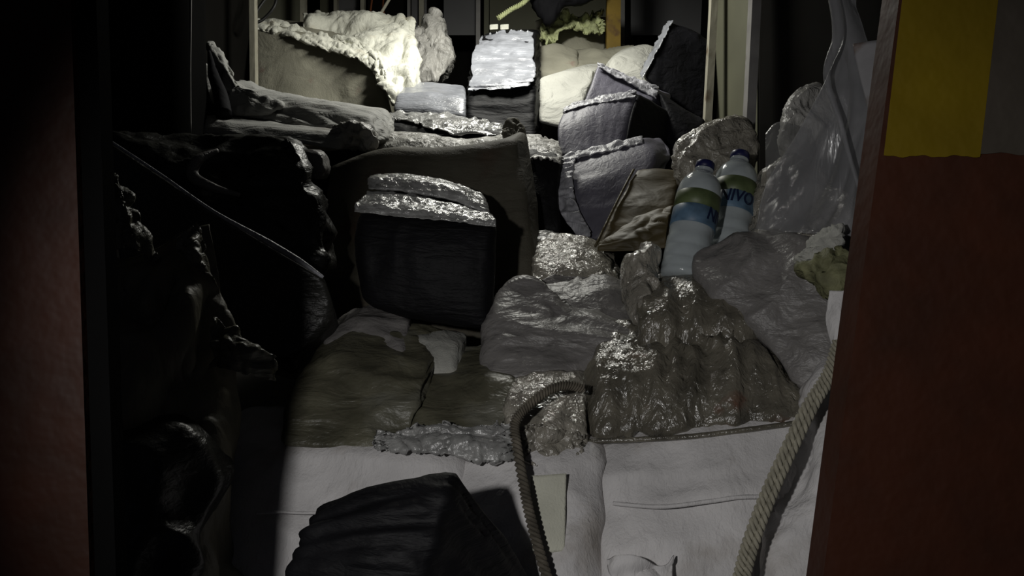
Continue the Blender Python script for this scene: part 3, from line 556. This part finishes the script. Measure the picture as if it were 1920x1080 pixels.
pack('top_layer', [[(690, 334, 2.30), (760, 338, 2.29), (850, 352, 2.27), (914, 384, 2.25)], [(690, 354, 2.27), (760, 360, 2.26), (850, 378, 2.24), (918, 404, 2.22)]],
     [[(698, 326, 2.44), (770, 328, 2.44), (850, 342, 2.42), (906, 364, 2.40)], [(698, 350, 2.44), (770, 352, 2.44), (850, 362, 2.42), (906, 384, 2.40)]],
     M_silverc, r=.012, cell=.007, ds=[('r', (14, 70, 14), .003), ('w', (60, 60, 60), .002)], parent=a)['label'] = 'crinkled upper layer'  # gloss of lamplight on the black top put into a pale colour
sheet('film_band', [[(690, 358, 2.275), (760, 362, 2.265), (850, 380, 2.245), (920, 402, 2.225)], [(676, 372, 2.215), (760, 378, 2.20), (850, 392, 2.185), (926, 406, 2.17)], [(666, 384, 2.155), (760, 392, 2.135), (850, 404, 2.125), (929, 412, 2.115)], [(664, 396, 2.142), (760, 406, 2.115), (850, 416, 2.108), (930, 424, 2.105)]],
      M_silverc, nu=90, nv=34, th=.002, ds=[('r', (10, 40, 60), .003), ('w', (50, 50, 70), .0025)], parent=a)['label'] = 'film folded over the upper front edge, its gloss painted pale'  # pale colour stands for reflected lamplight on black film

# left-hand dark bags
a = sack('dark_bag', [(196, 252, 2.4), (300, 262, 2.42), (440, 256, 2.44), (536, 262, 2.4), (560, 290, 2.36), (576, 340, 2.32), (596, 420, 2.28), (606, 500, 2.24), (540, 520, 2.24), (420, 430, 2.28), (300, 340, 2.36)],
     M_darkbag, tf=.10, tb=.25, e=.6, rings=30, npt=120, ds=[('n', (5, 5, 5), .02), ('w', (7, 7, 14), .016), ('w', (30, 30, 30), .004)], label='large dark plastic bag with crinkled shine, left of the brown bale', cat='bag')
tube('gathered_fold', [(408, 282, 2.26), (372, 300, 2.22), (362, 330, 2.20), (400, 352, 2.19), (450, 366, 2.2)], [.006, .014, .016, .012, .005], M_greyfilm, n=40, seg=10, parent=a)['label'] = 'curled fold painted paler for the light on it'  # paler film than the bag, a painted highlight on the fold
sheet('crinkled_corner', [[(536, 256, 2.30), (548, 270, 2.28), (562, 292, 2.26)], [(528, 300, 2.27), (546, 310, 2.25), (566, 330, 2.24)], [(506, 346, 2.25), (534, 352, 2.235), (574, 372, 2.23)], [(520, 372, 2.24), (550, 380, 2.225), (584, 400, 2.22)]], M_darkbag, nu=36, nv=60, th=.002, ds=[('w', (40, 40, 40), .016)], ragged=.15, parent=a)
a = pack('dark_carton', [[(196, 260, 1.98), (400, 396, 2.02), (610, 524, 2.06)], [(210, 400, 1.98), (400, 500, 2.04), (622, 600, 2.08)], [(230, 560, 1.98), (400, 630, 2.02), (540, 680, 2.06)]], (-.01, .12, -.10), M_darkbag, r=.008, cell=.018,
     ds=[('n', (4, 4, 4), .005)], label='dark film carton whose pale upper edge runs diagonally down to the right', cat='carton')
tube('edge_highlight', [(200, 260, 1.975), (300, 326, 1.99), (400, 396, 2.005), (500, 452, 2.03), (560, 488, 2.04), (606, 520, 2.05)], [.003, .003, .004, .007, .007, .004], M_edgefilm, n=60, parent=a)['label'] = 'thin highlight painted along the edge'  # highlight on the dark edge painted as a pale tube
a = sheet('plastic_sheeting', [[(196, 470, 1.84), (260, 480, 1.84), (330, 440, 1.86), (390, 420, 1.88)], [(190, 620, 1.78), (270, 620, 1.76), (350, 560, 1.80), (410, 560, 1.86)], [(190, 780, 1.72), (270, 800, 1.68), (370, 720, 1.74), (440, 720, 1.84)], [(200, 930, 1.66), (290, 930, 1.62), (400, 880, 1.68), (470, 900, 1.80)], [(200, 1140, 1.6), (300, 1140, 1.56), (420, 1140, 1.62), (480, 1140, 1.74)]],
      M_darkolive, nu=70, nv=100, th=.004, ds=[('n', (6, 6, 4), .05), ('w', (7, 7, 4), .025), ('w', (26, 26, 16), .004)], label='dusty dark plastic sheeting hanging down inside the left jamb', cat='sheeting')
for nm, rows, lb in (('flap', [[(202, 322, 1.82), (214, 318, 1.82), (226, 330, 1.84)], [(202, 400, 1.80), (236, 396, 1.78), (256, 390, 1.83)], [(204, 462, 1.80), (256, 470, 1.78), (300, 486, 1.83)]], 'pointed upright flap'),
                     ('flap', [[(330, 446, 1.80), (350, 426, 1.80), (374, 412, 1.82)], [(334, 474, 1.78), (362, 470, 1.77), (392, 460, 1.82)], [(364, 500, 1.78), (390, 510, 1.78), (408, 540, 1.82)]], 'short crumpled flap'),
                     ('flap', [[(400, 600, 1.78), (440, 606, 1.78), (470, 640, 1.8)], [(390, 640, 1.74), (440, 650, 1.73), (520, 664, 1.78)], [(400, 690, 1.74), (450, 700, 1.73), (524, 716, 1.78)]], 'low crumpled flap')):
    sheet(nm, rows, M_greyfilm if nm == 'x' else M_olive, nu=30, nv=30, th=.003, ds=[('w', (18, 18, 12), .014), ('w', (50, 50, 40), .004)], ragged=.15, parent=a)['label'] = lb
sack('dark_bag', [(200, 860, 1.62), (300, 800, 1.66), (372, 824, 1.68), (420, 900, 1.68), (380, 1000, 1.62), (330, 1140, 1.55), (200, 1160, 1.5)], M_darkbag, tf=.05, tb=.14, e=.7, rings=20, npt=80, ds=[('w', (7, 7, 7), .02)],
     label='dark bag at the foot of the dusty sheeting, lower left', cat='bag')

# ------------------------------------------------------------------ right: bottles, films, bags
def water_bottle(base, axis_to, label, turn, text=None):
    """a 1.5 litre bottle: body, cap, neck ring, label, water"""
    b0 = P(*base); b1 = P(*axis_to); ax = b1 - b0; H = np.linalg.norm(ax); ax = ax / H
    root = thing('water_bottle', b0, label, 'bottle', 'water bottles')
    yv = b0 - np.array((0, 0, CAM_Z)); yv = yv - ax * (yv @ ax); yv /= np.linalg.norm(yv); Mr = np.stack([np.cross(yv, ax), yv, ax], 1) @ np.array(Matrix.Rotation(turn, 3, 'Z'))
    R_ = .0530 * H / .31
    prof = [(0, .0), (.62, .0), (.9, .012), (1.0, .035), (1.0, .06), (.96, .075), (1.0, .09), (1.0, .14), (.965, .152), (1.0, .165), (1.0, .24), (.965, .252), (1.0, .265), (1.0, .33), (.96, .345), (.985, .40), (.985, .70), (1.0, .71), (.985, .74),
            (.93, .79), (.80, .84), (.60, .88), (.42, .905), (.33, .918), (.33, .93), (.42, .932), (.42, .94), (.31, .942), (.31, .965)]
    def lathe(nm, pr, m, par, nseg=48, lab=None, flute=None):
        V = []; F_ = []
        for (r_, h_) in pr:
            for k in range(nseg):
                t = k / nseg * 2 * math.pi; rr = r_ * R_ * (1 + (flute(k) if flute else 0)); V.append(b0 + Mr @ np.array((rr * math.cos(t), rr * math.sin(t), h_ * H)))
        for a_ in range(len(pr) - 1):
            for k in range(nseg):
                k2 = (k + 1) % nseg; F_.append((a_ * nseg + k, a_ * nseg + k2, (a_ + 1) * nseg + k2, (a_ + 1) * nseg + k))
        F_.append(tuple(range(nseg))[::-1]); F_.append(tuple((len(pr) - 1) * nseg + k for k in range(nseg)))
        o = link(nm, V, F_, m, parent=par)
        if lab: o['label'] = lab
        return o
    pet = mat('clear_bottle_plastic', (.62, .68, .70), .16, .6, bumps=[((40, 40, 40), R0, .0015, 2)], var=.05, alpha=.5)
    wat = mat('bottled_water', (.46, .51, .52), .12, .5, var=.15, vscale=20, bumps=[((30, 30, 30), R0, .004, 3)], trans=.15)
    body = lathe('body', prof[1:], pet, root)
    lathe('water', [(r_ * .94, h_ + .004) for r_, h_ in prof[1:21]] + [(.0, .805)], wat, root)
    lathe('cap', [(.40, .945), (.42, .948), (.42, .992), (.39, 1.0), (.0, 1.0)], mat('navy_blue_cap', (.012, .014, .07), .4, .5), root, flute=lambda k: .03 if k % 2 else 0, lab='navy blue ribbed screw cap')
    lb = lathe('label_band', [(1.0, .425), (1.012, .427), (1.012, .57), (1.0, .572)], mat('blue_label', (.10, .17, .25), .45, .4, var=.35, vscale=30), root, lab='blue lower band of the label')
    lathe('label_band', [(1.0, .572), (1.012, .573), (1.012, .695), (1.0, .697)], mat('green_label', (.10, .13, .055), .45, .4, var=.35, vscale=25), root, lab='green upper band of the label')
    # lettering wrapped round the label
    cu = bpy.data.curves.new('lettering', 'FONT'); cu.body = 'NIVO'; cu.size = .038 * H / .31; cu.shear = .15; cu.extrude = .0004; cu.align_x = 'CENTER'; cu.offset = .0010
    tmp = bpy.data.objects.new('lettering_curve', cu); COL.objects.link(tmp); dg = bpy.context.evaluated_depsgraph_get()
    me = tmp.evaluated_get(dg).to_mesh(); V = np.array([v.co[:] for v in me.vertices]); F_ = [tuple(p.vertices) for p in me.polygons]
    tmp.evaluated_get(dg).to_mesh_clear(); bpy.data.objects.remove(tmp)
    ang = V[:, 0] / R_ * .9; rr = R_ * 1.018 + V[:, 2]; hh = .475 * H + V[:, 1] * 1.15
    loc = np.stack([rr * np.sin(ang), -rr * np.cos(ang), hh], 1)
    W = b0 + (Mr @ loc.T).T
    link('lettering', W, F_, mat('dark_blue_ink', (.006, .014, .05), .5), parent=lb, smooth=False)
    return root
water_bottle((1278, 528, 2.10), (1323, 306, 2.20), 'water bottle leaning in front, its label lettering turned away to the right', math.radians(74))
water_bottle((1356, 500, 2.22), (1388, 288, 2.35), 'water bottle half hidden behind the other one, label lettering facing out', math.radians(8))

sack('pale_bag', [(1282, 270, 2.62), (1306, 240, 2.64), (1340, 224, 2.66), (1380, 224, 2.66), (1404, 240, 2.66), (1410, 290, 2.6), (1400, 360, 2.55), (1300, 350, 2.55), (1276, 310, 2.58)], M_tanlight, tf=.05, tb=.12, e=.7, rings=18, npt=80,
     ds=[('w', (12, 12, 7), .02), ('w', (40, 40, 30), .006)], label='crumpled cream plastic bag behind the bottle caps', cat='bag')
a = sack('pale_bag', [(1484, 200, 2.3), (1502, 174, 2.32), (1530, 170, 2.34), (1552, 186, 2.34), (1556, 230, 2.3), (1550, 290, 2.24), (1520, 306, 2.22), (1494, 292, 2.22), (1478, 268, 2.24)], M_shabby, tf=.04, tb=.08, e=.75, rings=16, npt=72,
     ds=[('w', (16, 16, 5), .022), ('w', (50, 50, 20), .005)], label='ragged white plastic bag hanging at the dark right wall', cat='bag')
# crumpled clear bag heap below it
sack('clear_bag', [(1432, 370, 2.24), (1458, 322, 2.26), (1500, 312, 2.2), (1560, 360, 2.1), (1600, 410, 2.04), (1590, 450, 2.02), (1510, 480, 2.02), (1440, 480, 2.10), (1412, 450, 2.20)], M_tanlight, tf=.06, tb=.12, e=.65, rings=34, npt=150,
     ds=[('n', (6, 6, 6), .02), ('w', (18, 18, 6), .020), ('w', (50, 50, 16), .005)], label='creased grey clear bag right of the bottles', cat='bag')
sack('woven_sack', [(1310, 476, 2.08), (1400, 452, 2.06), (1490, 450, 2.0), (1560, 480, 1.94), (1590, 540, 1.9), (1584, 640, 1.86), (1560, 700, 1.84), (1500, 724, 1.84), (1440, 670, 1.88), (1390, 600, 1.95), (1330, 550, 2.0)], M_greyfilm, tf=.06, tb=.14, e=.6, rings=26, npt=110,
     ds=[('n', (5, 5, 5), .018), ('w', (8, 8, 5), .014), ('w', (24, 24, 16), .003)], label='smooth dull grey sack below the bottles, against the right jamb', cat='sack')
a = sack('cloth_scrap', [(1498, 484, 1.84), (1530, 450, 1.84), (1572, 424, 1.84), (1580, 446, 1.82), (1560, 480, 1.8), (1520, 494, 1.8), (1500, 496, 1.82)], M_white, tf=.02, tb=.04, e=.8, rings=12, npt=60, ds=[('w', (40, 40, 40), .010)],
     label='small white crumpled scrap near the right jamb', cat='scrap')
sack('cloth_scrap', [(1496, 504, 1.83), (1520, 492, 1.8), (1572, 470, 1.79), (1592, 500, 1.77), (1584, 550, 1.77), (1556, 552, 1.78), (1530, 524, 1.8)], M_netting if False else mat('moss_green_rag', (.17, .17, .09), .7, .3, bumps=[((40, 40, 40), R0, .01, 4)], var=.5, vscale=22), tf=.03, tb=.05, e=.7, rings=14, npt=60, ds=[('w', (30, 30, 30), .014)],
     label='moss green crumpled rag under the white scrap, right jamb', cat='scrap')
sheet('plastic_sheet', [[(1556, 545, 1.74), (1580, 545, 1.73), (1604, 540, 1.73)], [(1548, 600, 1.73), (1576, 600, 1.71), (1596, 600, 1.72)], [(1556, 640, 1.72), (1578, 650, 1.70), (1592, 650, 1.71)], [(1566, 676, 1.72), (1576, 684, 1.70), (1586, 684, 1.71)]], M_grey_weave, nu=24, nv=50, th=.004,
      ds=[('w', (40, 40, 8), .010)], label='gathered white end of cloth where the braided rope starts', cat='cloth')
# hanging clear curtain
a = sheet('plastic_curtain', [[(1548, -60, 1.95), (1572, -60, 1.93), (1600, -60, 1.95)], [(1556, 40, 1.95), (1586, 40, 1.92), (1622, 50, 1.93)], [(1546, 140, 1.95), (1592, 140, 1.9), (1668, 150, 1.88)], [(1500, 240, 2.0), (1590, 240, 1.9), (1664, 270, 1.84)], [(1440, 340, 2.06), (1570, 350, 1.92), (1650, 360, 1.82)], [(1420, 430, 2.08), (1560, 440, 1.9), (1640, 450, 1.8)]],
      M_film, nu=60, nv=90, th=.0025, ds=[('n', (7, 7, 3), .03), ('w', (10, 10, 3), .016)], label='milky clear plastic curtain hanging inside the right jamb', cat='curtain')
tube('rolled_edge', [(1552, -60, 1.93), (1572, 60, 1.91), (1550, 140, 1.9), (1576, 230, 1.86), (1600, 320, 1.82), (1630, 410, 1.78)], [.012, .014, .008, .006, .004, .004], M_film, n=60, parent=a)
sheet('plastic_sheet', [[(1600, 84, 1.75), (1640, 80, 1.73), (1700, 70, 1.72)], [(1620, 180, 1.73), (1650, 180, 1.70), (1700, 170, 1.68)], [(1640, 300, 1.70), (1656, 300, 1.68), (1700, 300, 1.66)]], mat('opaque_pale_sheet', (.26, .255, .26), .5, .4, var=.3, vscale=8, dirt=((.13, .09, .07), 9, .5, .6)), nu=20, nv=30, th=.004,
      ds=[('n', (8, 8, 5), .02)], label='pale grey sheet between the clear curtain and yellow stripe', cat='sheet')
sheet('plastic_sheet', [[(1436, 250, 2.2), (1460, 232, 2.2), (1510, 240, 2.16)], [(1432, 360, 2.12), (1470, 340, 2.1), (1530, 330, 2.08)], [(1392, 470, 2.04), (1430, 470, 1.99), (1500, 440, 2.0)], [(1310, 540, 2.0), (1390, 560, 1.94), (1480, 500, 1.95)]], M_filmlight, nu=50, nv=70, th=.002,
      ds=[('n', (7, 7, 5), .02), ('w', (12, 12, 6), .010)], label='thin clear sheet draped beside and below the bottles', cat='sheet')

# ------------------------------------------------------------------ centre right, film-wrapped parcels on the front sacks
CR_ = [('n', (6, 6, 6), .010), ('w', (12, 12, 12), .007), ('w', (40, 30, 40), .003)]
a = pack('film_parcel', [[(1000, 478, 2.46), (1060, 474, 2.45), (1116, 490, 2.44), (1146, 510, 2.44)], [(998, 520, 2.36), (1060, 520, 2.34), (1120, 530, 2.34), (1160, 540, 2.34)], [(996, 600, 2.30), (1060, 610, 2.28), (1120, 610, 2.28), (1176, 610, 2.28)]], (.02, .22, .02), M_tanlight, r=.03, cell=.012, ds=CR_,
     label='cream parcel under crinkled film, below the little bluish package', cat='parcel')
pack('film_parcel', [[(1000, 548, 2.24), (1080, 552, 2.22), (1150, 556, 2.2), (1206, 610, 2.2)], [(1000, 600, 2.18), (1080, 610, 2.14), (1150, 610, 2.14), (1214, 640, 2.14)], [(1000, 680, 2.14), (1080, 690, 2.12), (1150, 690, 2.12), (1210, 690, 2.12)]], (.02, .14, .03), M_greyfilm, r=.04, cell=.012, ds=CR_,
     label='crumpled grey parcel with a brownish corner, between cream parcel and smooth sack', cat='parcel')
sack('smooth_sack', [(914, 620, 2.1), (940, 560, 2.16), (990, 530, 2.2), (1060, 580, 2.14), (1130, 600, 2.1), (1214, 640, 2.04), (1226, 668, 2.02), (1140, 700, 2.0), (1090, 728, 1.98), (1000, 722, 1.98), (920, 716, 2.0)], M_greyfilm, tf=.05, tb=.14, e=.6, rings=28, npt=120,
     ds=[('n', (5, 5, 5), .012), ('w', (5, 7, 12), .010), ('w', (18, 18, 30), .003)], label='smooth grey plastic sack right of the dark gap, mid heap', cat='sack')
sack('film_parcel', [(1180, 500, 2.1), (1204, 468, 2.12), (1236, 466, 2.12), (1240, 520, 2.08), (1214, 590, 2.02), (1196, 600, 2.02), (1180, 560, 2.06)], M_tanlight, tf=.03, tb=.08, e=.7, rings=14, npt=70, ds=[('w', (16, 16, 9), .016), ('w', (50, 50, 30), .004)],
     label='narrow cream film parcel standing left of the front bottle', cat='parcel')
a = pack('film_parcel', [[(1206, 572, 1.99), (1250, 552, 1.98), (1330, 548, 1.96), (1394, 566, 1.94)], [(1204, 620, 1.94), (1260, 610, 1.93), (1330, 606, 1.92), (1420, 614, 1.90)], [(1200, 690, 1.93), (1280, 690, 1.92), (1350, 680, 1.90), (1440, 680, 1.88)]], (.0, .2, .0), M_tan, r=.04, cell=.011,
     ds=[('n', (6, 6, 6), .010), ('w', (18, 8, 10), .014), ('w', (40, 24, 40), .003)], label='brown parcel in creased film right under the front bottle', cat='parcel')
a = pack('film_parcel', [[(1116, 692, 1.90), (1220, 674, 1.88), (1320, 654, 1.86), (1410, 650, 1.85), (1476, 720, 1.84)], [(1108, 740, 1.86), (1220, 730, 1.83), (1320, 724, 1.81), (1420, 730, 1.80), (1506, 752, 1.80)], [(1104, 830, 1.82), (1220, 822, 1.79), (1320, 812, 1.77), (1420, 800, 1.76), (1500, 790, 1.76)]],
     (.02, .24, .03), M_tan, r=.025, cell=.009, ds=[('n', (5, 5, 5), .006), ('w', (24, 5, 12), .014), ('w', (50, 14, 44), .004)], label='long brown parcel in deeply crinkled clear film on the right front sack', cat='parcel')
seam(a, [(1104, 828, 1.80), (1200, 824, 1.775), (1300, 818, 1.755), (1400, 806, 1.745), (1490, 794, 1.745)], .006, M_tan)
pack('film_parcel', [[(960, 724, 1.92), (1040, 724, 1.90), (1096, 728, 1.90)], [(950, 780, 1.83), (1040, 790, 1.81), (1096, 790, 1.81)], [(950, 850, 1.79), (1040, 860, 1.78), (1100, 860, 1.78)]], (.02, .2, .03), M_tanlight, r=.02, cell=.010,
     ds=[('n', (6, 6, 6), .006), ('w', (16, 10, 16), .008), ('w', (50, 50, 50), .003)], label='cream parcel in crumpled film behind the middle rope', cat='parcel')
pack('film_parcel', [[(796, 728, 1.96), (880, 718, 1.94), (962, 722, 1.92)], [(764, 800, 1.86), (860, 800, 1.84), (962, 800, 1.83)], [(740, 850, 1.82), (860, 852, 1.81), (962, 850, 1.80)]], (.02, .2, .03), M_olive, r=.012, cell=.010, ds=[('n', (5, 5, 5), .006), ('w', (5, 12, 12), .006)],
     label='flat olive parcel between left heap and middle rope', cat='parcel')
a = pack('film_parcel', [[(560, 690, 2.0), (640, 664, 2.02), (740, 668, 2.0), (800, 690, 1.98)], [(540, 750, 1.92), (640, 750, 1.92), (720, 750, 1.9), (790, 740, 1.9)], [(524, 838, 1.84), (620, 842, 1.83), (700, 844, 1.82), (764, 846, 1.82)]], (.03, .22, .02), M_olive, r=.016, cell=.010, ds=[('n', (5, 5, 5), .008), ('w', (6, 12, 12), .009), ('w', (24, 24, 30), .002)],
     label='olive film parcel on the left front sack, fading into shadow', cat='parcel')
pack('film_parcel', [[(620, 620, 2.16), (680, 600, 2.16), (760, 606, 2.14)], [(600, 660, 2.1), (680, 660, 2.08), (760, 656, 2.06)], [(600, 720, 2.06), (680, 720, 2.04), (780, 720, 2.02)]], (.0, .14, .0), M_greyfilm, r=.015, cell=.010, ds=[('n', (6, 6, 6), .01), ('w', (10, 16, 16), .008), ('w', (36, 36, 36), .002)],
     label='grey crumpled parcel under the lower left of the black block', cat='parcel')
pack('film_parcel', [[(762, 636, 2.10), (810, 640, 2.08), (856, 650, 2.06)], [(758, 680, 2.04), (806, 686, 2.02), (852, 694, 2.0)], [(758, 730, 2.02), (806, 730, 2.0), (852, 740, 1.98)]], (.02, .12, .0), M_white, r=.015, cell=.010, ds=[('n', (7, 7, 7), .006), ('w', (26, 26, 26), .002)],
     label='small pale parcel directly under the black block, by the dark gap', cat='parcel')
sheet('film_scrap', [[(704, 812, 1.80), (760, 802, 1.80), (830, 792, 1.80), (900, 796, 1.79), (966, 790, 1.79)], [(700, 830, 1.775), (760, 826, 1.775), (830, 822, 1.77), (900, 826, 1.765), (966, 822, 1.765)], [(708, 842, 1.765), (760, 846, 1.76), (840, 852, 1.755), (900, 868, 1.745), (966, 862, 1.75)]],
      M_silverc, nu=120, nv=34, th=.003, ds=[('w', (10, 26, 26), .009), ('w', (46, 46, 46), .004)], ragged=.22, label='strip of crinkled clear film along the top of the middle sack', cat='film')
sheet('film_scrap', [[(972, 800, 1.785), (1010, 794, 1.785), (1060, 806, 1.785), (1096, 812, 1.785)], [(968, 836, 1.765), (1010, 840, 1.765), (1060, 850, 1.765), (1096, 850, 1.765)], [(972, 862, 1.75), (1020, 878, 1.745), (1060, 880, 1.745), (1096, 876, 1.745)]],
      M_tanlight, nu=80, nv=44, th=.003, ds=[('w', (16, 16, 26), .009), ('w', (46, 46, 46), .004)], ragged=.2, label='crumple of cream film right of the middle rope bend', cat='film')

# ------------------------------------------------------------------ the front row of woven sacks
FR = [('n', (4, 4, 4), .014), ('r', (15, 1.6, 6), .0045), ('w', (6, 5, 5), .007), ('r', (44, 4, 10), .0014)]
a = pack('woven_sack', [[(1104, 834, 1.80), (1240, 822, 1.77), (1380, 802, 1.76), (1500, 786, 1.76), (1545, 800, 1.78)], [(1120, 950, 1.72), (1240, 952, 1.69), (1380, 940, 1.68), (1500, 930, 1.68), (1556, 930, 1.70)], [(1120, 1090, 1.66), (1240, 1090, 1.63), (1380, 1090, 1.62), (1500, 1090, 1.62), (1560, 1090, 1.64)], [(1120, 1640, 1.50), (1240, 1640, 1.47), (1380, 1640, 1.46), (1500, 1640, 1.46), (1560, 1640, 1.48)]],
     (.02, .20, .02), M_grey_weave, r=.03, cell=.0145, ds=FR, label='large dull white woven sack at the front right with a stitched crease', cat='sack', group='woven sacks in the front row')
seam(a, [(1150, 944, 1.705), (1240, 950, 1.668), (1330, 940, 1.66), (1390, 932, 1.66), (1460, 932, 1.66)], .0045, M_grey_weave, label='raised stitched crease')
a = pack('woven_sack', [[(858, 862, 1.80), (960, 856, 1.78), (1060, 858, 1.76), (1126, 850, 1.78)], [(850, 960, 1.73), (960, 960, 1.70), (1060, 960, 1.68), (1132, 960, 1.70)], [(850, 1090, 1.66), (960, 1090, 1.64), (1060, 1090, 1.62), (1132, 1090, 1.65)], [(850, 1640, 1.50), (960, 1640, 1.48), (1060, 1640, 1.46), (1132, 1640, 1.49)]],
     (.0, .20, .02), M_grey_weave, r=.03, cell=.0145, ds=FR, label='dull white woven sack with a taped greenish patch, behind the middle rope', cat='sack', group='woven sacks in the front row')
sheet('patch', [[(994, 892, 1.706), (1030, 890, 1.704), (1062, 888, 1.704)], [(996, 960, 1.681), (1028, 962, 1.674), (1060, 962, 1.674)], [(1000, 1034, 1.650), (1030, 1036, 1.644), (1058, 1034, 1.644)]], mat('faded_green_patch', (.60, .60, .50), .65, .3, bumps=[WEAVE], var=.12, vscale=12), nu=16, nv=24, th=.004, ds=[('n', (12, 12, 12), .006)], parent=a)['label'] = 'faded greenish patch'
a = pack('woven_sack', [[(400, 846, 1.86), (520, 840, 1.84), (640, 842, 1.82), (760, 850, 1.80), (866, 866, 1.80)], [(400, 950, 1.80), (520, 950, 1.77), (640, 952, 1.75), (760, 960, 1.74), (866, 970, 1.74)], [(400, 1090, 1.73), (520, 1090, 1.70), (640, 1090, 1.68), (760, 1090, 1.67), (866, 1090, 1.68)], [(400, 1640, 1.55), (520, 1640, 1.53), (640, 1640, 1.51), (760, 1640, 1.50), (866, 1640, 1.52)]],
     (.0, .2, .02), M_grey_weave, r=.03, cell=.0155, ds=FR, label='dull white woven sack at the front left, half in the shadow of the jamb', cat='sack', group='woven sacks in the front row')
seam(a, [(480, 962, 1.755), (520, 960, 1.75), (580, 962, 1.74), (700, 958, 1.73)], .003, M_grey_weave, label='raised stitched crease')
a = pack('woven_sack', [[(1520, 740, 1.74), (1570, 700, 1.72), (1640, 690, 1.72)], [(1510, 850, 1.68), (1560, 840, 1.64), (1640, 840, 1.64)], [(1470, 960, 1.64), (1540, 950, 1.60), (1640, 950, 1.58)], [(1430, 1090, 1.59), (1520, 1090, 1.55), (1640, 1090, 1.54)], [(1430, 1640, 1.45), (1520, 1640, 1.42), (1640, 1640, 1.40)]],
     (.03, .12, .02), M_grey_weave, r=.03, cell=.013, ds=[('n', (6, 6, 6), .025), ('w', (8, 8, 8), .016), ('w', (24, 24, 24), .003)], label='crumpled white sack in the lower right corner, behind the braided rope', cat='sack')
sheet('hem', [[(1136, 1050, 1.625), (1180, 1040, 1.61), (1240, 1060, 1.605), (1262, 1040, 1.61)], [(1150, 1090, 1.6), (1200, 1090, 1.59), (1240, 1092, 1.59), (1262, 1090, 1.59)]], M_grey_weave, nu=40, nv=14, th=.004, ds=[('w', (26, 26, 26), .012)], parent=bpy.data.objects['woven_sack.006'] if 'woven_sack.006' in bpy.data.objects else a)['label'] = 'crumpled clear film at the lower edge'

# ------------------------------------------------------------------ ropes in front
rp = thing('braided_rope', P(1390, 1080, 1.5), 'double braided grey rope running from the right jamb down across the sack', 'rope')
for dx in (-7, 7):
    tube('strand', [(1574 + dx * .6, 640, 1.66), (1556 + dx * .8, 700, 1.64), (1520 + dx, 760, 1.62), (1476 + dx, 850, 1.59), (1436 + dx, 940, 1.56), (1404 + dx, 1030, 1.53), (1384 + dx, 1110, 1.50)], .0088, M_rope, n=220, seg=8, strands=3, turns=15, srad=.62, phase=dx, parent=rp)
tube('rope', [(1094, 728, 1.80), (1060, 722, 1.79), (1024, 734, 1.78), (988, 762, 1.76), (966, 790, 1.745), (968, 830, 1.72), (980, 900, 1.66), (992, 960, 1.63), (1010, 1030, 1.60), (1034, 1110, 1.57)], .0095, M_ropedark, n=220, seg=8, strands=3, turns=22, srad=.62,
     label='grimy rope bent over the cream parcel and hanging down the middle sack', cat='rope')

# ------------------------------------------------------------------ black film block nearest the door
a = pack('film_wrapped_block', [[(596, 948, 1.42), (700, 906, 1.40), (800, 888, 1.39), (856, 878, 1.38)], [(556, 1010, 1.37), (680, 980, 1.34), (770, 966, 1.33), (836, 960, 1.33)], [(520, 1100, 1.34), (650, 1090, 1.30), (740, 1090, 1.29), (790, 1100, 1.29)], [(500, 1200, 1.32), (620, 1200, 1.28), (700, 1200, 1.27), (740, 1200, 1.27)]],
     [[(760, 1130, 1.62), (850, 1110, 1.60), (950, 1100, 1.58), (1004, 1094, 1.56)], [(740, 1170, 1.6), (840, 1160, 1.58), (930, 1150, 1.56), (990, 1140, 1.54)], [(720, 1230, 1.56), (820, 1220, 1.54), (900, 1210, 1.52), (960, 1210, 1.5)], [(700, 1300, 1.5), (800, 1300, 1.48), (880, 1290, 1.46), (930, 1290, 1.44)]],
     M_black, r=.018, cell=.0075, ds=[('n', (5, 5, 5), .006), ('r', (4, 44, 4), .0065), ('w', (10, 60, 10), .003)], label='black film block with pleated ridges, nearest the door at the bottom', cat='package')

for o in bpy.data.objects:
    for k in ('_w', '_k'):
        if k in o: del o[k]
